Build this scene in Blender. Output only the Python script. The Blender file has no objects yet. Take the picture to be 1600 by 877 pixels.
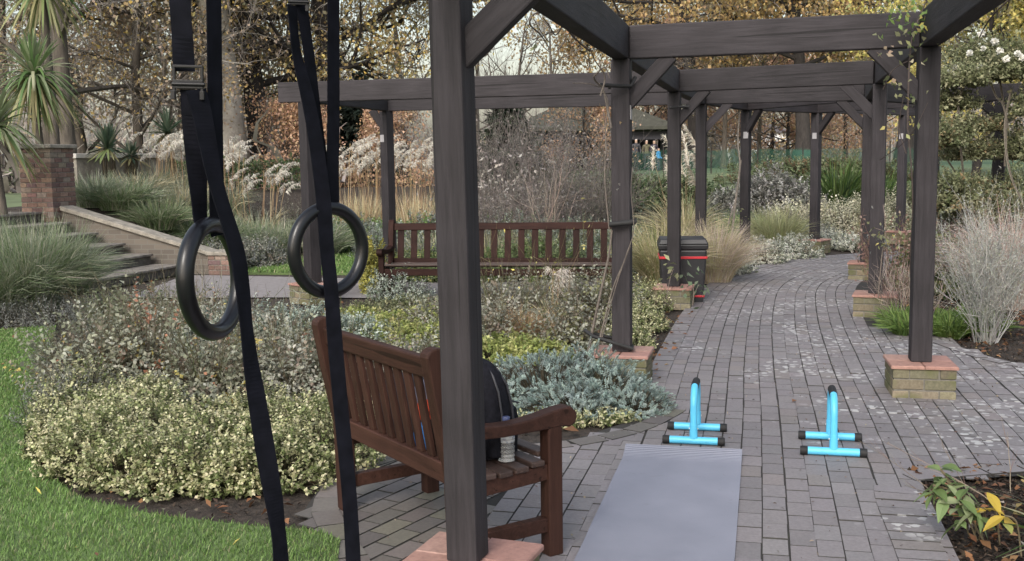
import bpy, bmesh, math, random
import numpy as np
from mathutils import Vector, Matrix, Euler

SC = bpy.context.scene
COL = SC.collection
R = math.radians
# ------------------------------------------------------------------ camera
EYE = Vector((0.0, 0.0, 1.65))
FPX = 1650.0
PITCH = math.atan((438.5 - 250.0) / FPX)
ROLL = -0.015
CR = Matrix.Rotation(math.pi / 2 - PITCH, 3, 'X') @ Matrix.Rotation(ROLL, 3, 'Z')
cd = bpy.data.cameras.new('camera')
cd.sensor_fit = 'HORIZONTAL'; cd.sensor_width = 36.0; cd.lens = 36.0 * FPX / 1600.0
cd.clip_start = 0.05; cd.clip_end = 900.0
cam = bpy.data.objects.new('camera', cd); COL.objects.link(cam)
cam.matrix_world = Matrix.Translation(EYE) @ CR.to_4x4()
SC.camera = cam
# ------------------------------------------------------------------ overcast sky and sun
SUN_EL, SUN_ROT = R(38), R(200)
w = bpy.data.worlds.new('World'); SC.world = w; w.use_nodes = True
nt = w.node_tree; nt.nodes.clear()
sky = nt.nodes.new('ShaderNodeTexSky'); sky.sky_type = 'NISHITA'; sky.sun_disc = False
sky.sun_elevation = SUN_EL; sky.sun_rotation = SUN_ROT
sky.air_density = 1.5; sky.dust_density = 4.0; sky.ozone_density = 1.0
hs = nt.nodes.new('ShaderNodeHueSaturation'); hs.inputs['Saturation'].default_value = 0.62
bg = nt.nodes.new('ShaderNodeBackground'); bg.inputs['Strength'].default_value = 0.12
wo = nt.nodes.new('ShaderNodeOutputWorld')
nt.links.new(sky.outputs[0], hs.inputs['Color']); nt.links.new(hs.outputs[0], bg.inputs[0]); nt.links.new(bg.outputs[0], wo.inputs[0])
sd = bpy.data.lights.new('sun', 'SUN'); sd.energy = 1.0; sd.angle = R(18); sd.color = (1.0, 0.98, 0.96)
so = bpy.data.objects.new('sun', sd); COL.objects.link(so)
# direction towards the sun
sdir = Vector((math.sin(SUN_ROT) * math.cos(SUN_EL), math.cos(SUN_ROT) * math.cos(SUN_EL), math.sin(SUN_EL)))
so.rotation_euler = sdir.to_track_quat('Z', 'Y').to_euler()
vs = SC.view_settings
vs.view_transform = 'Standard'; vs.look = 'None'; vs.gamma = 1.0; vs.use_curve_mapping = False
vs.exposure = 1.15
SC.cycles.max_bounces = 6; SC.cycles.diffuse_bounces = 3; SC.cycles.transparent_max_bounces = 12
SC.cycles.use_denoising = True

# ------------------------------------------------------------------ helpers
def at(px, py, Y):
    """point at depth Y metres that lies on the given line of sight"""
    v = CR @ Vector(((px - 800) / FPX, -(py - 438.5) / FPX, -1.0))
    return EYE + v * (Y / v.y)
def gr(px, py, z=0.0):
    v = CR @ Vector(((px - 800) / FPX, -(py - 438.5) / FPX, -1.0))
    return EYE + v * ((z - EYE.z) / v.z)
def lerp(a, b, t): return a + (b - a) * t
def sstep(a, b, x):
    t = min(1.0, max(0.0, (x - a) / (b - a))); return t * t * (3 - 2 * t)
def H(x, y):
    """height of the ground: a sunken garden with higher ground round it"""
    yw = 15.95 - .25 * (x + 4.55)
    rl = sstep(-4.5, -6.9, x) * sstep(yw - .1, yw + 1.2, y)
    rb = sstep(23.5, 29.0, y + 0.15 * abs(x - 3))
    rr = sstep(13.0, 18.0, x)
    return 0.95 * max(rl, rb, rr)

def tag(o, label=None, cat=None, group=None, kind=None):
    if label: o['label'] = label
    if cat: o['category'] = cat
    if group: o['group'] = group
    if kind: o['kind'] = kind
    return o
def empty(name, loc=(0, 0, 0), rz=0.0):
    o = bpy.data.objects.new(name, None); COL.objects.link(o)
    o.location = loc; o.rotation_euler = (0, 0, rz); o.empty_display_size = 0.1
    return o

class MB:
    def __init__(s): s.v = []; s.f = []; s.mi = []; s.m = 0
    def add(s, vs, fs):
        b = len(s.v); s.v += [tuple(v) for v in vs]
        for f in fs: s.f.append([b + i for i in f]); s.mi.append(s.m)
    def box(s, c, d, M=None):
        c = Vector(c); h = Vector(d) / 2; vs = []
        for sx in (-1, 1):
            for sy in (-1, 1):
                for sz in (-1, 1):
                    p = Vector((sx * h.x, sy * h.y, sz * h.z))
                    vs.append(c + (M @ p if M else p))
        s.add(vs, [(0, 1, 3, 2), (4, 6, 7, 5), (0, 4, 5, 1), (2, 3, 7, 6), (0, 2, 6, 4), (1, 5, 7, 3)])
    def bar(s, a, b, wd, ht, up=(0, 0, 1)):
        """rectangular bar from a to b; wd sideways, ht along up"""
        a = Vector(a); b = Vector(b); y = (b - a); L = y.length; y.normalize()
        u = Vector(up); x = y.cross(u).normalized(); z = x.cross(y).normalized()
        M = Matrix((x, y, z)).transposed()
        s.box((a + b) / 2, (wd, L, ht), M)
    def tube(s, pts, rad, n=8, cap=True, closed=False):
        pts = [Vector(p) for p in pts]; k = len(pts)
        if not hasattr(rad, '__len__'): rad = [rad] * k
        rings = []; ref = None
        for i, p in enumerate(pts):
            if closed: t = pts[(i + 1) % k] - pts[i - 1]
            else: t = pts[min(i + 1, k - 1)] - pts[max(i - 1, 0)]
            if t.length < 1e-9: t = Vector((0, 0, 1))
            t.normalize()
            if ref is None: ref = t.orthogonal().normalized()
            ref = (ref - t * ref.dot(t))
            if ref.length < 1e-6: ref = t.orthogonal()
            ref.normalize(); o = t.cross(ref)
            rings.append([p + (ref * math.cos(2 * math.pi * j / n) + o * math.sin(2 * math.pi * j / n)) * rad[i] for j in range(n)])
        vs = [q for r in rings for q in r]; fs = []
        for i in range(k if closed else k - 1):
            a = i * n; b = ((i + 1) % k) * n
            for j in range(n): fs.append((a + j, a + (j + 1) % n, b + (j + 1) % n, b + j))
        if cap and not closed:
            fs.append(tuple(range(n - 1, -1, -1))); fs.append(tuple(range((k - 1) * n, k * n)))
        s.add(vs, fs)
    def lathe(s, prof, n=20, o=(0, 0, 0), M=None):
        o = Vector(o); vs = []; fs = []
        for r, z in prof:
            for j in range(n):
                p = Vector((r * math.cos(2 * math.pi * j / n), r * math.sin(2 * math.pi * j / n), z))
                vs.append(o + (M @ p if M else p))
        for i in range(len(prof) - 1):
            for j in range(n): fs.append((i * n + j, i * n + (j + 1) % n, (i + 1) * n + (j + 1) % n, (i + 1) * n + j))
        fs.append(tuple(range(n - 1, -1, -1))); fs.append(tuple(range((len(prof) - 1) * n, len(prof) * n)))
        s.add(vs, fs)
    def prism(s, outline, y0, y1, M=None, o=(0, 0, 0)):
        """outline in local x,z extruded from y0 to y1"""
        o = Vector(o); n = len(outline); vs = []
        for y in (y0, y1):
            for (x, z) in outline:
                p = Vector((x, y, z)); vs.append(o + (M @ p if M else p))
        fs = [tuple(range(n)), tuple(range(2 * n - 1, n - 1, -1))]
        for i in range(n): fs.append((i, i + n, (i + 1) % n + n, (i + 1) % n))
        s.add(vs, fs)
    def build(s, name, mats, parent=None, bevel=0.0, smooth=False, seg=2, fix=True):
        me = bpy.data.meshes.new(name); me.from_pydata(s.v, [], s.f); me.update()
        if not isinstance(mats, (list, tuple)): mats = [mats]
        for m in mats: me.materials.append(m)
        if len(mats) > 1: me.polygons.foreach_set('material_index', s.mi)
        if fix:
            bm = bmesh.new(); bm.from_mesh(me); bmesh.ops.recalc_face_normals(bm, faces=bm.faces); bm.to_mesh(me); bm.free()
        if smooth:
            me.polygons.foreach_set('use_smooth', [True] * len(me.polygons))
            try: me.set_sharp_from_angle(angle=R(45))
            except Exception: pass
        o = bpy.data.objects.new(name, me); COL.objects.link(o)
        if parent: o.parent = parent
        if bevel:
            b = o.modifiers.new('bevel', 'BEVEL'); b.width = bevel; b.segments = seg; b.limit_method = 'ANGLE'; b.angle_limit = R(40)
        return o

# ------------------------------------------------------------------ materials
def newmat(name):
    m = bpy.data.materials.new(name); m.use_nodes = True
    n = m.node_tree; b = n.nodes['Principled BSDF']; return m, n, b
def N(n, t, **kw):
    x = n.nodes.new(t)
    for k, v in kw.items():
        if k in x.inputs: x.inputs[k].default_value = v
        else: setattr(x, k, v)
    return x
def ramp(n, stops):
    r = n.nodes.new('ShaderNodeValToRGB'); e = r.color_ramp.elements
    while len(e) < len(stops): e.new(0.5)
    for i, (p, c) in enumerate(stops):
        e[i].position = p; e[i].color = (c[0], c[1], c[2], 1) if hasattr(c, '__len__') else (c, c, c, 1)
    return r
def simple(name, col, rough=0.6, spec=0.4, metal=0.0, var=0.25, scale=12.0, bump=0.0, bscale=60.0, coords='Object', stretch=(1, 1, 1), cols=None):
    m, n, b = newmat(name)
    tc = N(n, 'ShaderNodeTexCoord'); mp = N(n, 'ShaderNodeMapping'); mp.inputs['Scale'].default_value = stretch
    n.links.new(tc.outputs[coords], mp.inputs[0])
    no = N(n, 'ShaderNodeTexNoise', Scale=scale, Detail=6.0, Roughness=0.65); n.links.new(mp.outputs[0], no.inputs['Vector'])
    lo = [c * (1 - var) for c in col]; hi = [min(1, c * (1 + var)) for c in col]
    r = ramp(n, cols or [(0.3, lo), (0.7, hi)]); n.links.new(no.outputs[0], r.inputs[0])
    n.links.new(r.outputs[0], b.inputs['Base Color'])
    b.inputs['Roughness'].default_value = rough; b.inputs['Specular IOR Level'].default_value = spec; b.inputs['Metallic'].default_value = metal
    if bump:
        n2 = N(n, 'ShaderNodeTexNoise', Scale=bscale, Detail=4.0); n.links.new(mp.outputs[0], n2.inputs['Vector'])
        bp = N(n, 'ShaderNodeBump', Strength=bump, Distance=0.01); n.links.new(n2.outputs[0], bp.inputs['Height']); n.links.new(bp.outputs[0], b.inputs['Normal'])
    return m
def leafmat(name, rough=0.55, trans=0.38, spec=0.3):
    m, n, b = newmat(name)
    at_ = N(n, 'ShaderNodeAttribute', attribute_name='Col')
    n.links.new(at_.outputs['Color'], b.inputs['Base Color'])
    b.inputs['Roughness'].default_value = rough; b.inputs['Specular IOR Level'].default_value = spec
    if trans:
        t = N(n, 'ShaderNodeBsdfTranslucent'); n.links.new(at_.outputs['Color'], t.inputs[0])
        mx = N(n, 'ShaderNodeMixShader'); mx.inputs[0].default_value = trans
        o = n.nodes['Material Output']
        n.links.new(b.outputs[0], mx.inputs[1]); n.links.new(t.outputs[0], mx.inputs[2]); n.links.new(mx.outputs[0], o.inputs[0])
    return m
def wood(name, base, rough=0.75, grain=0.5, axis='Z', var=0.4, wear=None, spec=0.3):
    """stained timber: grain runs along the object's own axis"""
    m, n, b = newmat(name)
    tc = N(n, 'ShaderNodeTexCoord'); mp = N(n, 'ShaderNodeMapping')
    s = {'Z': (26, 26, 1.6), 'X': (1.6, 26, 26), 'Y': (26, 1.6, 26)}[axis]
    mp.inputs['Scale'].default_value = s; n.links.new(tc.outputs['Object'], mp.inputs[0])
    no = N(n, 'ShaderNodeTexNoise', Scale=1.6, Detail=8.0, Roughness=0.7, Distortion=0.6); n.links.new(mp.outputs[0], no.inputs['Vector'])
    nb = N(n, 'ShaderNodeTexNoise', Scale=3.0, Detail=5.0); n.links.new(tc.outputs['Object'], nb.inputs['Vector'])
    r1 = ramp(n, [(0.28, [c * (1 - var) for c in base]), (0.72, [c * (1 + var) for c in base])]); n.links.new(no.outputs[0], r1.inputs[0])
    r2 = ramp(n, [(0.3, 0.75), (0.7, 1.2)]); n.links.new(nb.outputs[0], r2.inputs[0])
    oi = N(n, 'ShaderNodeObjectInfo'); mo = N(n, 'ShaderNodeMapRange'); mo.inputs[3].default_value = .78; mo.inputs[4].default_value = 1.25; n.links.new(oi.outputs['Random'], mo.inputs[0])
    vs_ = N(n, 'ShaderNodeVectorMath', operation='SCALE'); n.links.new(r2.outputs[0], vs_.inputs[0]); n.links.new(mo.outputs[0], vs_.inputs['Scale'])
    mu = N(n, 'ShaderNodeMix', data_type='RGBA', blend_type='MULTIPLY'); mu.inputs[0].default_value = 1.0
    n.links.new(r1.outputs[0], mu.inputs[6]); n.links.new(vs_.outputs[0], mu.inputs[7])
    out = mu.outputs[2]
    if wear:
        nw = N(n, 'ShaderNodeTexNoise', Scale=7.0, Detail=7.0, Roughness=0.75); n.links.new(mp.outputs[0], nw.inputs['Vector'])
        rw = ramp(n, [(wear[1], 0.0), (wear[1] + 0.08, 1.0)]); n.links.new(nw.outputs[0], rw.inputs[0])
        mw = N(n, 'ShaderNodeMix', data_type='RGBA'); n.links.new(rw.outputs[0], mw.inputs[0]); n.links.new(out, mw.inputs[6]); mw.inputs[7].default_value = (*wear[0], 1); out = mw.outputs[2]
    # drying splits along the grain and small knots
    m3 = N(n, 'ShaderNodeMapping'); m3.inputs['Scale'].default_value = {'Z': (34, 34, .7), 'X': (.7, 34, 34), 'Y': (34, .7, 34)}[axis]; n.links.new(tc.outputs['Object'], m3.inputs[0])
    nk = N(n, 'ShaderNodeTexNoise', Scale=1.0, Detail=3.0, Distortion=0.3); n.links.new(m3.outputs[0], nk.inputs['Vector'])
    rk = ramp(n, [(0.655, 0.0), (0.68, 0.8)]); n.links.new(nk.outputs[0], rk.inputs[0])
    mk = N(n, 'ShaderNodeMix', data_type='RGBA'); n.links.new(rk.outputs[0], mk.inputs[0]); n.links.new(out, mk.inputs[6]); mk.inputs[7].default_value = (base[0] * .3, base[1] * .3, base[2] * .3, 1); out = mk.outputs[2]
    vk = N(n, 'ShaderNodeTexVoronoi', Scale=3.2); n.links.new(tc.outputs['Object'], vk.inputs['Vector'])
    rv = ramp(n, [(0.05, .55), (0.09, 0.0)]); n.links.new(vk.outputs['Distance'], rv.inputs[0])
    mv = N(n, 'ShaderNodeMix', data_type='RGBA'); n.links.new(rv.outputs[0], mv.inputs[0]); n.links.new(out, mv.inputs[6]); mv.inputs[7].default_value = (base[0] * .45, base[1] * .45, base[2] * .45, 1); out = mv.outputs[2]
    n.links.new(out, b.inputs['Base Color'])
    b.inputs['Roughness'].default_value = rough; b.inputs['Specular IOR Level'].default_value = spec
    bp = N(n, 'ShaderNodeBump', Strength=grain, Distance=0.006); n.links.new(no.outputs[0], bp.inputs['Height']); n.links.new(bp.outputs[0], b.inputs['Normal'])
    return m
def attrmat(name, rough=0.85, mott=0.35, lichen=None, scale=40.0, bump=0.4, spec=0.25, moss=None):
    """bricks and stone: each brick's own colour, mottled, with spots of lichen"""
    m, n, b = newmat(name)
    a = N(n, 'ShaderNodeAttribute', attribute_name='Col'); tc = N(n, 'ShaderNodeTexCoord')
    no = N(n, 'ShaderNodeTexNoise', Scale=scale, Detail=8.0, Roughness=0.7); n.links.new(tc.outputs['Object'], no.inputs['Vector'])
    r = ramp(n, [(0.3, 1 - mott), (0.7, 1 + mott)]); n.links.new(no.outputs[0], r.inputs[0])
    mu = N(n, 'ShaderNodeMix', data_type='RGBA', blend_type='MULTIPLY'); mu.inputs[0].default_value = 1.0
    n.links.new(a.outputs['Color'], mu.inputs[6]); n.links.new(r.outputs[0], mu.inputs[7]); out = mu.outputs[2]
    if moss:
        nm = N(n, 'ShaderNodeTexNoise', Scale=5.0, Detail=5.0); n.links.new(tc.outputs['Object'], nm.inputs['Vector'])
        rm = ramp(n, [(moss[1], 0.0), (moss[1] + 0.15, moss[2])]); n.links.new(nm.outputs[0], rm.inputs[0])
        mm = N(n, 'ShaderNodeMix', data_type='RGBA'); n.links.new(rm.outputs[0], mm.inputs[0]); n.links.new(out, mm.inputs[6]); mm.inputs[7].default_value = (*moss[0], 1); out = mm.outputs[2]
    if lichen:
        col, sc, thr, mthr = lichen
        # round spots, each cell of its own size, warped a little; thick where the paving stays damp
        nw = N(n, 'ShaderNodeTexNoise', Scale=38.0, Detail=2.0); n.links.new(tc.outputs['Object'], nw.inputs['Vector'])
        vm = N(n, 'ShaderNodeVectorMath', operation='MULTIPLY_ADD'); n.links.new(nw.outputs['Color'], vm.inputs[0]); vm.inputs[1].default_value = (.035, .035, .0); n.links.new(tc.outputs['Object'], vm.inputs[2])
        ns = N(n, 'ShaderNodeTexVoronoi', Scale=sc); ns.voronoi_dimensions = '2D'; n.links.new(vm.outputs[0], ns.inputs['Vector'])
        sp = N(n, 'ShaderNodeSeparateColor'); n.links.new(ns.outputs['Color'], sp.inputs[0])
        lm = N(n, 'ShaderNodeMath', operation='MULTIPLY'); lm.inputs[1].default_value = thr; n.links.new(sp.outputs[0], lm.inputs[0])
        r1 = N(n, 'ShaderNodeMapRange'); r1.inputs[1].default_value = .03; r1.inputs[2].default_value = -.03
        df = N(n, 'ShaderNodeMath', operation='SUBTRACT'); n.links.new(ns.outputs['Distance'], df.inputs[0]); n.links.new(lm.outputs[0], df.inputs[1]); n.links.new(df.outputs[0], r1.inputs[0])
        nl = N(n, 'ShaderNodeTexNoise', Scale=1.6, Detail=4.0); n.links.new(tc.outputs['Object'], nl.inputs['Vector'])
        sxx = N(n, 'ShaderNodeSeparateXYZ'); n.links.new(tc.outputs['Object'], sxx.inputs[0])
        mrx = N(n, 'ShaderNodeMapRange'); mrx.inputs[1].default_value = 1.0; mrx.inputs[2].default_value = 2.4; mrx.inputs[3].default_value = -.17; mrx.inputs[4].default_value = .06; n.links.new(sxx.outputs['X'], mrx.inputs[0])
        ad = N(n, 'ShaderNodeMath', operation='ADD'); n.links.new(nl.outputs[0], ad.inputs[0]); n.links.new(mrx.outputs[0], ad.inputs[1])
        r2 = ramp(n, [(mthr, 0.0), (mthr + 0.1, 0.85)]); n.links.new(ad.outputs[0], r2.inputs[0])
        mx = N(n, 'ShaderNodeMath', operation='MULTIPLY'); n.links.new(r1.outputs[0], mx.inputs[0]); n.links.new(r2.outputs[0], mx.inputs[1])
        ml = N(n, 'ShaderNodeMix', data_type='RGBA'); n.links.new(mx.outputs[0], ml.inputs[0]); n.links.new(out, ml.inputs[6]); ml.inputs[7].default_value = (*col, 1); out = ml.outputs[2]
    n.links.new(out, b.inputs['Base Color']); b.inputs['Roughness'].default_value = rough; b.inputs['Specular IOR Level'].default_value = spec
    bp = N(n, 'ShaderNodeBump', Strength=bump, Distance=0.004); n.links.new(no.outputs[0], bp.inputs['Height']); n.links.new(bp.outputs[0], b.inputs['Normal'])
    return m

GREY = (0.0265, 0.0232, 0.0262)
M_POST = wood('dark_stained_timber', GREY, axis='Z', wear=((0.15, 0.135, 0.13), 0.70))
M_BEAM = wood('dark_stained_beam', GREY, axis='Y', wear=((0.15, 0.135, 0.13), 0.70))
BR = (0.038, 0.0175, 0.0130)
M_BENCH = wood('brown_stained_timber', BR, rough=0.6, axis='X', grain=0.3, wear=((0.09, 0.06, 0.05), 0.76), spec=0.18)
M_BENCHZ = wood('brown_stained_upright', BR, rough=0.6, axis='Z', grain=0.3, spec=0.18, wear=((0.09, 0.06, 0.05), 0.78))
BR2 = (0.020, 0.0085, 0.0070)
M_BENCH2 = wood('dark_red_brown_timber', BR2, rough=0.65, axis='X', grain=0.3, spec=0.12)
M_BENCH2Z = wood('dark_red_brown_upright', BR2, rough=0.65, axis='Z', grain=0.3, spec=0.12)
M_SEATW = wood('weathered_seat_timber', (0.055, 0.036, 0.031), rough=0.5, axis='X', grain=0.4, wear=((0.17, 0.14, 0.13), 0.6))
M_PAVE = attrmat('paving_brick', lichen=((0.42, 0.415, 0.41), 14.0, 0.40, 0.50), scale=60.0, mott=0.2, rough=0.62, spec=0.5, bump=0.3)
M_WALLB = attrmat('wall_brick', moss=((0.10, 0.105, 0.045), 0.46, 0.75), scale=40.0)
M_PIERB = attrmat('pier_brick', scale=30.0, bump=0.6)
M_TILE = attrmat('terracotta_tile', rough=0.7, scale=25.0, mott=0.25, bump=0.2)
M_MORT = simple('mortar', (0.16, 0.15, 0.13), rough=0.95, scale=30, bump=0.3)
M_JOINT = simple('mossy_joint_soil', (0.08, 0.075, 0.07), rough=1.0, scale=6.0, bump=0.3, cols=[(0.35, (0.026, 0.024, 0.024)), (0.6, (0.036, 0.034, 0.031)), (0.72, (0.06, 0.07, 0.03))])
M_SOIL = simple('dark_mulch_soil', (0.035, 0.027, 0.022), rough=1.0, scale=25, var=0.6, bump=1.0, bscale=70)
M_LAWN = simple('lawn_turf', (0.08, 0.12, 0.04), rough=0.95, scale=3.0, var=0.35, bump=0.6, bscale=90)
M_FIELD = simple('park_grass', (0.10, 0.13, 0.065), rough=0.95, scale=0.7, var=0.4, bump=0.4, bscale=30)
M_LEAF = leafmat('leaves')
M_DULL = leafmat('dry_stems', rough=0.85, trans=0.25, spec=0.1)
M_BARK = simple('bark', (0.085, 0.072, 0.06), rough=0.95, scale=5, var=0.5, bump=1.0, bscale=22, stretch=(3, 3, 0.6))
M_BARKD = simple('dark_bark', (0.035, 0.030, 0.028), rough=0.95, scale=5, var=0.5, bump=1.0, bscale=22, stretch=(3, 3, 0.6))
M_PLANE = simple('plane_bark', (0.2, 0.17, 0.14), rough=0.9, scale=2.2, var=0.5, bump=0.6, bscale=9, cols=[(0.3, (0.22, 0.195, 0.17)), (0.5, (0.36, 0.33, 0.29)), (0.68, (0.52, 0.48, 0.42))])
M_RING = simple('black_ring_plastic', (0.005, 0.005, 0.007), rough=0.3, spec=0.45, var=0.2, scale=8, bump=0.03)
M_BLUE = simple('pale_blue_powder_coat', (0.10, 0.47, 0.72), rough=0.38, var=0.06, scale=10)
M_BLACK = simple('black_rubber', (0.013, 0.013, 0.014), rough=0.7, var=0.3)
M_BAG = simple('black_bag_fabric', (0.010, 0.010, 0.014), rough=0.8, spec=0.12, var=0.4, scale=40, bump=1.0, bscale=16)
M_STEEL = simple('bolt_steel', (0.5, 0.5, 0.5), rough=0.35, metal=1.0, var=0.1)
M_WHITE = simple('white_plate', (0.30, 0.29, 0.30), rough=0.5, var=0.1)
M_BIN = simple('black_bin_plastic', (0.018, 0.018, 0.021), rough=0.45, var=0.3, scale=6)
M_RED = simple('red_band', (0.42, 0.025, 0.035), rough=0.45, var=0.15)
M_STONE = simple('weathered_stone', (0.22, 0.20, 0.17), rough=0.9, scale=9, var=0.4, bump=0.5, bscale=40)
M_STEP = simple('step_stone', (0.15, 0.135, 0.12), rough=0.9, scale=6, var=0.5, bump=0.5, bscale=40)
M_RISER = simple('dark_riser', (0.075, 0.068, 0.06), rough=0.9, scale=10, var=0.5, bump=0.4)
M_PATH = simple('grey_path', (0.19, 0.175, 0.175), rough=0.95, scale=12, var=0.2, bump=0.3)

def webbing():
    m, n, b = newmat('black_webbing')
    tc = N(n, 'ShaderNodeTexCoord'); wv = N(n, 'ShaderNodeTexWave', Scale=1.0, Distortion=0.0)
    wv.bands_direction = 'Y'
    mp = N(n, 'ShaderNodeMapping'); mp.inputs['Scale'].default_value = (1, 160, 1)
    n.links.new(tc.outputs['UV'], mp.inputs[0]); n.links.new(mp.outputs[0], wv.inputs['Vector'])
    no = N(n, 'ShaderNodeTexNoise', Scale=30.0, Detail=4.0); n.links.new(tc.outputs['Object'], no.inputs['Vector'])
    r = ramp(n, [(0.3, (0.003, 0.0035, 0.006)), (0.7, (0.007, 0.0075, 0.0125))]); n.links.new(no.outputs[0], r.inputs[0])
    n.links.new(r.outputs[0], b.inputs['Base Color']); b.inputs['Roughness'].default_value = 0.85; b.inputs['Specular IOR Level'].default_value = 0.12
    bp = N(n, 'ShaderNodeBump', Strength=0.35, Distance=0.001); n.links.new(wv.outputs[0], bp.inputs['Height']); n.links.new(bp.outputs[0], b.inputs['Normal'])
    return m
M_WEB = webbing()
def matmat():
    m, n, b = newmat('grey_foam_mat')
    tc = N(n, 'ShaderNodeTexCoord')
    wv = N(n, 'ShaderNodeTexWave', Scale=19.0); wv.bands_direction = 'Y'; n.links.new(tc.outputs['Object'], wv.inputs['Vector'])
    no = N(n, 'ShaderNodeTexNoise', Scale=4.0, Detail=6.0); n.links.new(tc.outputs['Object'], no.inputs['Vector'])
    r = ramp(n, [(0.3, (0.185, 0.193, 0.235)), (0.7, (0.215, 0.223, 0.27))]); n.links.new(no.outputs[0], r.inputs[0])
    sc_ = N(n, 'ShaderNodeTexNoise', Scale=7.0, Detail=9.0, Roughness=0.75, Distortion=1.5); n.links.new(tc.outputs['Object'], sc_.inputs['Vector'])
    rs = ramp(n, [(0.60, 0.0), (0.72, 0.45)]); n.links.new(sc_.outputs[0], rs.inputs[0])
    mx = N(n, 'ShaderNodeMix', data_type='RGBA'); n.links.new(rs.outputs[0], mx.inputs[0]); n.links.new(r.outputs[0], mx.inputs[6]); mx.inputs[7].default_value = (.12, .12, .14, 1)
    n.links.new(mx.outputs[2], b.inputs['Base Color']); b.inputs['Roughness'].default_value = 0.8; b.inputs['Specular IOR Level'].default_value = 0.2
    # ribs only show near the far end, the rest is a fine texture
    sx = N(n, 'ShaderNodeSeparateXYZ'); n.links.new(tc.outputs['Object'], sx.inputs[0])
    rr = ramp(n, [(0.0, 0.0), (1.0, 1.0)]); mr = N(n, 'ShaderNodeMapRange'); mr.inputs[1].default_value = -0.45; mr.inputs[2].default_value = -0.25
    n.links.new(sx.outputs['Y'], mr.inputs[0])
    mu = N(n, 'ShaderNodeMath', operation='MULTIPLY'); n.links.new(mr.outputs[0], mu.inputs[0]); n.links.new(wv.outputs[0], mu.inputs[1])
    fine = N(n, 'ShaderNodeTexNoise', Scale=220.0, Detail=2.0); n.links.new(tc.outputs['Object'], fine.inputs['Vector'])
    ad = N(n, 'ShaderNodeMath', operation='MULTIPLY_ADD'); ad.inputs[1].default_value = 0.35; n.links.new(fine.outputs[0], ad.inputs[0]); n.links.new(mu.outputs[0], ad.inputs[2])
    bp = N(n, 'ShaderNodeBump', Strength=0.5, Distance=0.006); n.links.new(ad.outputs[0], bp.inputs['Height']); n.links.new(bp.outputs[0], b.inputs['Normal'])
    return m
M_MAT = matmat()

# ------------------------------------------------------------------ colour-carrying meshes (numpy)
class Geo:
    def __init__(s): s.V = []; s.Q = []; s.C = []; s.n = 0
    def add(s, V, Q, C):
        V = np.asarray(V, float); s.V.append(V); s.Q.append(np.asarray(Q, int) + s.n); s.C.append(np.asarray(C, float)); s.n += len(V)
    def build(s, name, mat, parent=None, loc=(0, 0, 0), flat=False):
        o = bpy.data.objects.new(name, s.mesh(name, mat, flat)); COL.objects.link(o); o.location = loc
        if parent: o.parent = parent
        return o
    def mesh(s, name, mat, flat=False):
        V = np.concatenate(s.V); Q = np.concatenate(s.Q); C = np.concatenate(s.C)
        me = bpy.data.meshes.new(name); me.vertices.add(len(V)); me.vertices.foreach_set('co', V.ravel())
        me.loops.add(len(Q) * 4); me.loops.foreach_set('vertex_index', Q.ravel())
        me.polygons.add(len(Q)); me.polygons.foreach_set('loop_start', np.arange(0, 4 * len(Q), 4))
        me.polygons.foreach_set('use_smooth', [not flat] * len(Q)); me.update(calc_edges=True)
        a = me.color_attributes.new('Col', 'FLOAT_COLOR', 'POINT')
        a.data.foreach_set('color', np.concatenate([np.clip(C, 0, 1), np.ones((len(C), 1))], 1).ravel())
        me.materials.append(mat); return me
def nrm(a): return a / np.maximum(1e-9, np.linalg.norm(a, axis=-1, keepdims=True))
def pick(rng, pal, n, jit=0.2):
    """random own colours out of a palette [(rgb, weight)]"""
    P = np.array([p[0] for p in pal], float); W = np.array([p[1] for p in pal], float)
    i = rng.choice(len(P), n, p=W / W.sum())
    return P[i] * (1 + rng.uniform(-jit, jit, (n, 1))) * (1 + rng.uniform(-jit / 4, jit / 4, (n, 3)))
def leaves(g, P, D, Nn, L, W, C, fold=0.18):
    D = nrm(D); S = nrm(np.cross(D, Nn)); U = np.cross(S, D); L = L[:, None]; W = W[:, None]
    mid = P + D * L * 0.45 + U * W * fold
    V = np.stack([P, mid - S * W / 2, P + D * L - U * L * 0.08, mid + S * W / 2], 1).reshape(-1, 3)
    n = len(P); g.add(V, np.arange(4 * n).reshape(n, 4), np.repeat(C, 4, 0))
def ribbons(g, P, Wd, C):
    """P (n,k,3) centre lines, Wd (n,k,3) half-width vectors"""
    n, k, _ = P.shape
    V = np.stack([P - Wd, P + Wd], 2).reshape(-1, 3)
    b = (np.arange(n) * 2 * k)[:, None] + (np.arange(k - 1) * 2)[None]
    Q = np.stack([b, b + 1, b + 3, b + 2], -1).reshape(-1, 4)
    g.add(V, Q, np.repeat(C, 2 * k, 0) if C.ndim == 2 else C.reshape(-1, 3).repeat(2, 0))
def lump(rng, d, k=5):
    o = np.zeros(len(d))
    for i in range(k):
        f = rng.normal(0, 1, 3) * (1.5 + i); o += np.sin(d @ f + rng.uniform(0, 6)) / (1 + 0.5 * i)
    return o / 2.2
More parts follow.
